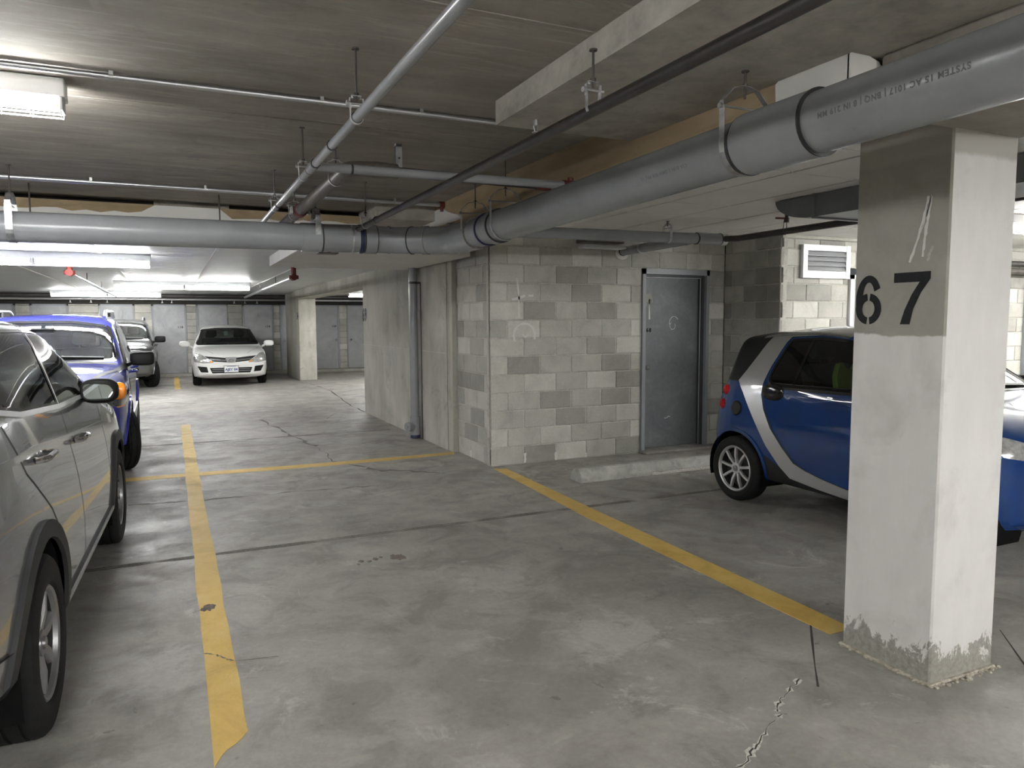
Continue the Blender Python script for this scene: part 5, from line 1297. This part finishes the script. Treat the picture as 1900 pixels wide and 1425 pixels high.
# ---------------------------------------------------------------- violet-blue utility vehicle (nose towards the viewer)
def suv(loc, heading, paint_, label, near):
    rows = [(2.18, .38, .60, .43, .68, .62, .68, .86, .56, .95, .97), (2.06, .29, .78, .36, .845, .64, .82, .93, .68, 1.0, 1.02), (1.72, .27, .85, .32, .89, .68, .87, .99, .74, 1.05, 1.08),
            (1.31, .27, .86, .32, .905, .70, .875, 1.02, .76, 1.085, 1.115), (.98, .27, .86, .32, .895, .70, .865, 1.035, .775, 1.11, 1.145), (.82, .27, .86, .32, .895, .70, .86, 1.045, .775, 1.14, 1.17),
            (.52, .27, .86, .32, .895, .70, .855, 1.055, .735, 1.36, 1.41), (.24, .27, .86, .32, .895, .70, .855, 1.065, .695, 1.565, 1.62), (-.02, .27, .86, .32, .895, .70, .855, 1.07, .685, 1.635, 1.69), (-1.0, .27, .86, .32, .895, .71, .855, 1.075, .68, 1.655, 1.71),
            (-1.7, .28, .86, .34, .895, .72, .85, 1.08, .67, 1.63, 1.69), (-2.02, .30, .82, .40, .87, .73, .83, 1.08, .65, 1.55, 1.60), (-2.2, .36, .78, .44, .83, .72, .80, 1.05, .64, 1.28, 1.32), (-2.28, .42, .72, .46, .77, .70, .74, .9, .6, 1.0, 1.02)]
    c = Car(loc, heading, rows, paint_, label)
    fwp = smooth_poly([(.64, 1.105), (.30, 1.43), (.16, 1.515), (-.30, 1.535), (-.33, 1.10)], .04)
    rwp = smooth_poly([(-.41, 1.10), (-.38, 1.54), (-1.10, 1.54), (-1.24, 1.11)], .04)
    qwp = smooth_poly([(-1.34, 1.12), (-1.22, 1.53), (-1.78, 1.51), (-1.95, 1.14)], .05)
    for kk in (1, -1):
        for q in (fwp, rwp, qwp):
            c.cut('side_window', q, 'y', 'glass_tint', c.side(kk)); c.ribbon('window_trim', q, 'y', kk, .022, .003, 'plastic_gloss', closed=True)
    wsp = smooth_poly([(-.76, 1.17), (.76, 1.17), (.655, 1.545), (.3, 1.60), (-.3, 1.60), (-.655, 1.545)], .05)
    c.cut('windshield', wsp, 'x', 'glass_clear', up_front); c.ribbon('windshield_trim', wsp, 'x', 1, .03, .003, 'plastic_gloss', closed=True)
    c.cut('rear_window', smooth_poly([(-.6, 1.15), (.6, 1.15), (.55, 1.5), (-.55, 1.5)], .05), 'x', 'plastic_gloss', lambda q, n: n.x < -.2)
    # front lamps, grille, bumper
    for kk in (1, -1):
        pl = smooth_poly([(kk * .42, .80), (kk * .86, .76), (kk * .90, .92), (kk * .82, .955), (kk * .45, .93)], .04)
        c.cut('headlamp', pl, 'x', 'lamp_dark', lambda q, n: n.x > 0.02 and q.x > 1.5)
        pa = smooth_poly([(1.80, .76), (2.06, .75), (2.10, .84), (2.02, .91), (1.86, .88)], .03)
        c.cut('corner_lamp', pa, 'y', 'amber', c.side(kk))
    gp_ = smooth_poly([(-.38, .80), (.38, .80), (.36, .92), (-.36, .92)], .02)
    c.cut('grille', gp_, 'x', 'plastic_black', lambda q, n: n.x > .3 and q.x > 1.5)
    for z in (.83, .86, .89): c.ribbon('grille_bar', [(-.36, z), (.36, z)], 'x', 1, .012, .012, 'chrome', raised=True)
    c.cut('bumper_intake', smooth_poly([(-.5, .40), (.5, .40), (.55, .52), (-.55, .52)], .03), 'x', 'plastic_black', lambda q, n: n.x > .3 and q.x > 1.5)
    # flank
    k = near
    fd_ = [(.74, 1.05), (.70, .8), (.66, .40), (-.37, .40), (-.37, 1.07)]; rd_ = [(-.37, 1.07), (-.37, .40), (-.80, .40), (-.92, .65), (-1.22, .80), (-1.29, 1.08)]
    d1 = c.cut('door', fd_, 'y', paint_, c.side(k)); d2 = c.cut('door', rd_, 'y', paint_, c.side(k))
    for q in (fd_, rd_): c.ribbon('door_seam', q, 'y', k, .009, .0015, 'band_black')
    c.handle(-.24, .98, k, paint_, parent=d1); c.handle(-1.12, .99, k, paint_, parent=d2)
    for kk in (1, -1):
        for xc in (1.31, -1.31): c.arch(xc, .345, .41, .52, kk, .06, paint_, .014)
        c.wheel(1.31, kk * .77, .345, .205, .215, kk, 5, 'alloy', steer=(R(20) if near else 0))
        c.wheel(-1.31, kk * .77, .345, .205, .215, kk, 5, 'alloy')
        c.ribbon('sill_cladding', [(.86, .43), (-.86, .43)], 'y', kk, .22, .016, 'cladding_silver' if paint_ == 'paint_blue_violet' else 'cladding', raised=True)
        c.mirror(.52, 1.0, 1.17, kk, (.07, .13, .085), 'plastic_black', -1, True, stem_to=(.60, .83, 1.10), e=.45)
        c.ribbon('mirror_patch', [(.70, 1.09), (.60, 1.12)], 'y', kk, .07, .004, 'plastic_black')
        b = B(); pts = bend([(.02, kk * .60, 1.655), (-.14, kk * .60, 1.735), (-1.55, kk * .60, 1.745), (-1.75, kk * .60, 1.665)], .12, 5); tube(b, pts, .021, 10); o = c.add('roof_rail', b, 'emt_steel', recalc=True)
        b = B(); box(b, -.98, kk * .60 - .015, 1.67, -.86, kk * .60 + .015, 1.74); c.add('rail_foot', b, 'plastic_black', o, recalc=True)
    # hood edge strip, wipers
    c.ribbon('cowl', [(.92, -.74), (.92, .74)], 'z', 1, .07, .004, 'plastic_black')
    for y0, y1 in ((.62, .0), (-.02, -.62)):
        c.ribbon('wiper', [(y0, 1.19), (y1, 1.215)], 'x', 1, .012, .02, 'plastic_black', raised=True)
    c.ribbon('hood_seam', [(.95, near * .80), (1.4, near * .78), (1.95, near * .70)], 'z', 1, .010, .0015, 'band_black')
    c.ribbon('hood_edge', [(.72, near * .835), (1.3, near * .76), (1.85, near * .60)], 'z', 1, .05, .004, 'plastic_black')
    c.seats([-.10], .72, rear=(-.95, .74, .62)); c.cabin(.8, -1.9, .74, .45, 1.08, .50)
    b = B(); M = Matrix.Translation((.36, 0, 1.50)); box(b, -.01, -.12, -.03, .02, .12, .03, bev=.012); b.transform(M); c.add('rear_view_mirror', b, 'plastic_black', recalc=True)
    return c
cb = suv((-1.33, 10.2, 0), -math.pi / 2 + 0.01, 'paint_blue_violet', 'violet-blue utility vehicle facing the viewer behind the silver crossover', 1)
cb.finish()
cg = suv((-1.27, 21.55, 0), -math.pi / 2, 'paint_dark_grey', 'dark grey utility vehicle far back, half hidden behind the blue one', 1)
cg.finish()

# ---------------------------------------------------------------- white hatchback
rows = [(2.14, .32, .56, .36, .64, .52, .62, .64, .46, .70, .72), (2.02, .20, .74, .26, .79, .54, .755, .72, .60, .785, .81), (1.72, .18, .81, .24, .85, .58, .82, .82, .70, .88, .905),
        (1.30, .18, .82, .24, .86, .60, .83, .87, .73, .93, .96), (1.0, .18, .82, .24, .855, .60, .83, .89, .745, .955, .985), (.86, .18, .82, .24, .855, .60, .83, .90, .75, .985, 1.015),
        (.46, .18, .82, .24, .855, .60, .825, .93, .68, 1.22, 1.27), (.07, .18, .82, .24, .855, .60, .825, .95, .615, 1.42, 1.475), (-.30, .18, .82, .24, .855, .60, .825, .97, .60, 1.485, 1.55), (-1.2, .18, .82, .24, .855, .62, .82, 1.0, .58, 1.46, 1.53),
        (-1.72, .20, .80, .28, .84, .63, .78, 1.02, .54, 1.36, 1.43), (-2.0, .26, .76, .36, .80, .64, .72, .98, .52, 1.16, 1.20), (-2.14, .36, .66, .42, .72, .62, .66, .82, .5, .95, .97)]
cw = Car((1.365, 21.65, 0), -math.pi / 2 - 0.02, rows, 'paint_white', 'white hatchback facing the viewer in front of the locker doors')
wsp = smooth_poly([(-.735, 1.02), (.735, 1.02), (.60, 1.395), (.25, 1.43), (-.25, 1.43), (-.60, 1.395)], .05)
cw.cut('windshield', wsp, 'x', 'glass_clear', up_front); cw.ribbon('windshield_trim', wsp, 'x', 1, .028, .003, 'plastic_gloss', closed=True)
cw.cut('rear_window', smooth_poly([(-.52, 1.08), (.52, 1.08), (.46, 1.36), (-.46, 1.36)], .05), 'x', 'glass_clear', lambda c, n: n.x < -.2)
for kk in (1, -1):
    for q in (smooth_poly([(.50, 1.03), (.05, 1.35), (-.25, 1.39), (-.27, 1.03)], .04), smooth_poly([(-.34, 1.03), (-.32, 1.395), (-1.0, 1.38), (-1.25, 1.06)], .04)):
        cw.cut('side_window', q, 'y', 'glass_tint', cw.side(kk))
    hl = smooth_poly([(kk * .37, .60), (kk * .60, .59), (kk * .80, .62), (kk * .82, .72), (kk * .76, .835), (kk * .66, .82), (kk * .50, .70)], .03)
    h_ = cw.cut('headlamp', hl, 'x', 'lamp_silver', lambda q, n: n.x > 0.0 and q.x > 1.3)
    cw.ribbon('lamp_corner', [(kk * .40, .61), (kk * .47, .65)], 'x', 1, .03, .004, 'amber', h_)
    cw.cut('fog_opening', smooth_poly([(kk * .50, .36), (kk * .66, .37), (kk * .735, .52), (kk * .53, .50)], .015), 'x', 'plastic_black', lambda q, n: n.x > .1 and q.x > 1.3)
    for xc in (1.30, -1.30):
        cw.arch(xc, .30, .35, .5, kk, .03, 'paint_white', .004); cw.wheel(xc, kk * .745, .30, .19, .185, kk, 7, 'alloy')
    cw.mirror(.60, 1.0, 1.03, kk, (.075, .125, .08), 'paint_white', -1, True, stem_to=(.70, .83, .95), e=.7)
    cw.ribbon('hood_seam', [(.93, kk * .72), (1.5, kk * .62), (1.95, kk * .38)], 'z', 1, .008, .0015, 'crack_grey')
    cw.ribbon('hood_crease', [(1.0, kk * .22), (1.9, kk * .17)], 'z', 1, .02, .003, 'paint_white', raised=True)
gr = smooth_poly([(-.58, .765), (-.10, .715), (.10, .715), (.58, .765), (.40, .635), (.10, .605), (-.10, .605), (-.40, .635)], .012)
g_ = cw.cut('grille', gr, 'x', 'plastic_black', lambda q, n: n.x > .05 and q.x > 1.3)
for z in (.65, .672): cw.ribbon('grille_bar', [(-.46, z + .022), (-.11, z - .008)], 'x', 1, .008, .006, 'alloy_dark', g_); cw.ribbon('grille_bar', [(.46, z + .022), (.11, z - .008)], 'x', 1, .008, .006, 'alloy_dark', g_)
h, no = cw.hit('x', 1, 0, .65)
b = B(); prism(b, smooth_poly([(-.13, .735), (.13, .735), (.09, .60), (-.09, .60)], .015), 'x', h.x - .03, h.x + .014); cw.add('emblem_plate', b, 'alloy_dark', g_, smooth=False, recalc=True)
b = B(); pts = [(h.x + .018, math.cos(2 * PI * i / 24) * .048, .652 + math.sin(2 * PI * i / 24) * .042) for i in range(25)]; tube(b, pts, .007, 6, caps=False); box(b, h.x + .014, -.058, .642, h.x + .028, .058, .662, bev=.003); cw.add('emblem', b, 'chrome', g_, recalc=True)
it = smooth_poly([(-.42, .34), (.42, .34), (.47, .475), (-.47, .475)], .015)
i_ = cw.cut('bumper_intake', it, 'x', 'plastic_black', lambda q, n: n.x > .2 and q.x > 1.3)
for z in (.39, .435): cw.ribbon('intake_bar', [(-.42, z), (.42, z)], 'x', 1, .012, .01, 'alloy_dark', i_, raised=True)
h, no = cw.hit('x', 1, 0, .45)
px_ = h.x + .012
b = B(); box(b, px_, -.155, .36, px_ + .006, .155, .515, bev=.002); p_ = cw.add('licence_plate', b, 'plate_white', smooth=False, recalc=True)
text_on('plate_text', 'AJEY 04', .082, lambda x, y: (px_ + .0075, x, .40 + y), 'plate_blue', p_, bold=.003, local=True, spacing=1.0)
b = B(); box(b, px_ + .006, -.10, .498, px_ + .008, .10, .508); cw.add('plate_slogan', b, 'plate_blue', p_, smooth=False, recalc=True)
b = B(); box(b, px_ - .004, -.165, .35, px_, .165, .525); cw.add('plate_frame', b, 'plastic_black', p_, smooth=False, recalc=True)
cw.ribbon('lower_lip', [(-.70, .235), (.70, .235)], 'x', 1, .09, .006, 'cladding')
cw.ribbon('wiper', [(.66, 1.035), (.02, 1.06)], 'x', 1, .014, .02, 'plastic_black', raised=True); cw.ribbon('wiper', [(-.02, 1.04), (-.5, 1.055)], 'x', 1, .014, .02, 'plastic_black', raised=True)
cw.seats([-.15], .60, rear=(-.95, .62, .56)); cw.cabin(.75, -1.8, .70, .32, .95, .42)
b = B(); box(b, .18, -.12, 1.35, .21, .12, 1.41, bev=.012); cw.add('rear_view_mirror', b, 'plastic_black', recalc=True)
b = B(); box(b, .215, -.055, 1.24, .222, .035, 1.36, bev=.002); cw.add('hanging_tag', b, 'tag_green', smooth=False, recalc=True)
b = B(); cyl(b, (-1.2, .12, 1.5), (-1.38, .12, 1.72), .007, 6, r1=.004); cw.add('antenna', b, 'plastic_black', recalc=True)
cw.finish(); cw.root.scale = (1.05, 1.055, 1.0)

# ---------------------------------------------------------------- blue microcar behind the column
rows = [(1.36, .32, .52, .34, .60, .52, .58, .68, .44, .78, .80), (1.24, .20, .68, .27, .755, .54, .71, .80, .56, .89, .92), (.9335, .19, .73, .25, .79, .57, .745, .92, .62, .98, 1.01), (.74, .19, .74, .25, .785, .60, .745, .99, .65, 1.06, 1.10),
        (.44, .19, .74, .25, .775, .60, .745, 1.02, .62, 1.26, 1.31), (.10, .19, .74, .25, .77, .60, .745, 1.03, .57, 1.44, 1.50), (-.22, .19, .74, .25, .77, .60, .745, 1.04, .56, 1.48, 1.55), (-.62, .19, .74, .25, .775, .60, .745, 1.04, .56, 1.46, 1.53),
        (-.9335, .20, .74, .27, .80, .60, .745, 1.02, .56, 1.43, 1.49), (-1.03, .22, .73, .30, .79, .60, .735, 1.0, .565, 1.43, 1.475), (-1.075, .22, .73, .30, .787, .60, .73, .995, .57, 1.425, 1.465), (-1.095, .22, .73, .30, .785, .60, .725, .99, .575, 1.385, 1.42), (-1.21, .24, .70, .32, .765, .60, .69, .92, .60, 1.06, 1.10), (-1.34, .32, .62, .36, .68, .56, .62, .80, .52, .94, .96)]
cm = Car((5.225, 4.005, 0), -math.pi / 2, rows, 'paint_deep_blue', 'blue and silver microcar parked behind the white column, rear to the block wall', 3)
k = -1
win = smooth_poly([(-.505, 1.415), (-.58, 1.20), (-.60, 1.10), (-.545, 1.055), (-.40, 1.05), (.20, 1.06), (.60, 1.075), (.36, 1.27), (.05, 1.42), (-.2, 1.435)], .03)
for kk in (-1, 1):
    w0 = cm.cut('side_window', win, 'y', 'glass_mid' if kk == -1 else 'glass_clear', lambda c, n, q=kk: c.y * q > .2 and n.z < .75)
cm.ribbon('window_trim', win, 'y', k, .022, .003, 'plastic_gloss', closed=True)
cm.ribbon('window_divider', [(-.275, 1.42), (-.325, 1.06)], 'y', k, .03, .003, 'plastic_gloss')
wsp = smooth_poly([(-.63, 1.09), (.63, 1.09), (.53, 1.42), (.2, 1.455), (-.2, 1.455), (-.53, 1.42)], .05)
cm.cut('windshield', wsp, 'x', 'glass_tint', up_front); cm.ribbon('windshield_trim', wsp, 'x', 1, .03, .003, 'plastic_gloss', closed=True)
cm.cut('rear_window', smooth_poly([(-.62, 1.06), (.62, 1.06), (.50, 1.38), (-.50, 1.38)], .04), 'x', 'plastic_gloss', lambda c, n: n.x < -.15)
# roof, spoiler, silver safety shell
cm.cut('roof', [(.02, -.535), (.02, .535), (-.86, .535), (-.86, -.535)], 'z', 'smart_roof', lambda c, n: c.z > 1.3)
cm.cut('spoiler', [(-.86, -.62), (-.86, .62), (-1.16, .62), (-1.16, -.62)], 'z', 'plastic_black', lambda c, n: c.z > 1.22)
tri = [(-.55, 1.475), (-.72, 1.475), (-.76, 1.40), (-.82, 1.28), (-.895, 1.15), (-.955, 1.06), (-.87, .965), (-.715, .74), (-.575, .54), (-.43, .39), (-.32, .31), (-.02, .275), (.25, .255), (.50, .26), (.66, .36), (.74, .56), (.80, .85), (.80, 1.06), (.62, 1.20), (.36, 1.36), (.08, 1.475),
       (.08, 1.445), (.36, 1.29), (.62, 1.095), (.69, 1.0), (.66, .80), (.60, .52), (.50, .40), (.42, .35), (.23, .33), (.0, .365), (-.16, .40), (-.28, .44), (-.40, .55), (-.53, .69), (-.615, .84), (-.65, .96), (-.65, 1.06), (-.62, 1.20), (-.545, 1.40), (-.52, 1.442), (-.2, 1.462), (-.2, 1.475)]
for kk in (-1, 1):
    cm.cut('safety_shell', tri[:21] + [(.08, 1.445)] + tri[22:], 'y', 'paint_tridion', lambda c, n, q=kk: c.y * q > .3, off=.004)
cm.cut('c_pillar_black', [(-.70, 1.50), (-.76, 1.40), (-.82, 1.28), (-.895, 1.15), (-.955, 1.055), (-1.25, 1.055), (-1.25, 1.52)], 'y', 'plastic_black', lambda c, n: c.y > .02)
cm.cut('c_pillar_black', [(-.70, 1.50), (-.76, 1.40), (-.82, 1.28), (-.895, 1.15), (-.955, 1.055), (-1.25, 1.055), (-1.25, 1.52)], 'y', 'plastic_black', lambda c, n: c.y < -.02)
for kk in (-1, 1): cm.cut('lower_cladding', [(-.60, .46), (-.43, .385), (-.32, .308), (-.02, .272), (.25, .252), (.60, .255), (.60, .10), (-.60, .10)], 'y', 'plastic_black', cm.side(kk))
dr = [(-.64, 1.05), (-.64, .96), (-.60, .84), (-.52, .69), (-.39, .55), (-.27, .44), (-.15, .40), (.0, .365), (.23, .33), (.42, .35), (.50, .42), (.58, .55), (.63, .8), (.66, 1.04)]
dd = cm.cut('door', dr, 'y', 'paint_deep_blue', cm.side(k))
cm.ribbon('door_seam', dr, 'y', k, .010, .002, 'band_black')
hp = smooth_poly([(-.62, 1.07), (-.645, .98), (-.60, .93), (-.46, .945), (-.40, 1.0), (-.42, 1.055)], .04)
cm.ribbon('window_sill', [(-.60, 1.045), (-.2, 1.045), (.6, 1.06)], 'y', k, .05, .003, 'plastic_black')
b = B(); h, no = cm.hit('y', k, -.53, 1.0); blob(b, (-.525, h.y - .004, .99), (.115, .026, .068), .85, 20, 10); cm.add('door_handle', b, 'plastic_gloss', dd, recalc=True)
for z, x in ((.965, -1.115), (.835, -1.15)):
    for kk in (-1, 1):
        h, no = cm.hit('y', kk, x, z)
        if h is not None:
            b = B(); d = Vector((-.70, kk * .71, 0)); lathe(b, [(.001, .038), (.03, .034), (.047, .018), (.052, -.01), (.05, -.05)], Vector((h.x, h.y, z)) - d * .01, d, 20); cm.add('tail_lamp', b, 'tail_red', recalc=True)
b = B(); h, no = cm.hit('y', k, -.93, .82); lathe(b, [(.001, .010), (.055, .010), (.064, .002), (.064, -.02)], h, no, 24)
cm.add('fuel_flap', b, 'plastic_black', recalc=True)
for kk in (-1, 1):
    for xc in (.9335, -.9335):
        cm.arch(xc, .285, .335, .42, kk, .03, 'paint_deep_blue', .01)
        cm.wheel(xc, kk * .70, .285, .202, .175, kk, 9, 'alloy')
    cm.cut('headlamp', smooth_poly([(kk * .42, .70), (kk * .66, .74), (kk * .70, .84), (kk * .60, .86), (kk * .42, .80)], .03), 'x', 'lamp_silver', lambda q, n: n.x > 0 and q.x > .8)
    cm.mirror(.50, .90, 1.08, kk, (.06, .10, .075), 'plastic_gloss', -1, True, stem_to=(.56, .74, 1.04), e=.7)
cm.cut('front_grille', smooth_poly([(-.45, .42), (.45, .42), (.5, .58), (-.5, .58)], .03), 'x', 'plastic_black', lambda q, n: n.x > .2 and q.x > .8)
cm.ribbon('front_lip', [(-.60, .26), (.60, .26)], 'x', 1, .10, .006, 'cladding'); cm.ribbon('rear_lip', [(-.62, .30), (.62, .30)], 'x', -1, .12, .006, 'cladding')
cm.ribbon('wiper', [(.55, 1.09), (-.1, 1.115)], 'x', 1, .014, .018, 'plastic_black', raised=True)
cm.seats([-.15], .66); cm.cabin(.72, -.75, .66, .34, 1.0, .42)
b = B(); prism(b, smooth_poly([(-.52, .88), (-.16, .86), (-.17, 1.12), (-.24, 1.24), (-.30, 1.17), (-.38, 1.17), (-.44, 1.24), (-.51, 1.12)], .04), 'x', -.02, .03); b.transform(Matrix.Translation((-.18, 0, .93)) @ Matrix.Rotation(R(-14), 4, 'Y') @ Matrix.Translation((.10, 0, -.93))); cm.add('safety_vest', b, 'vest_yellow', recalc=True)
cm.finish()
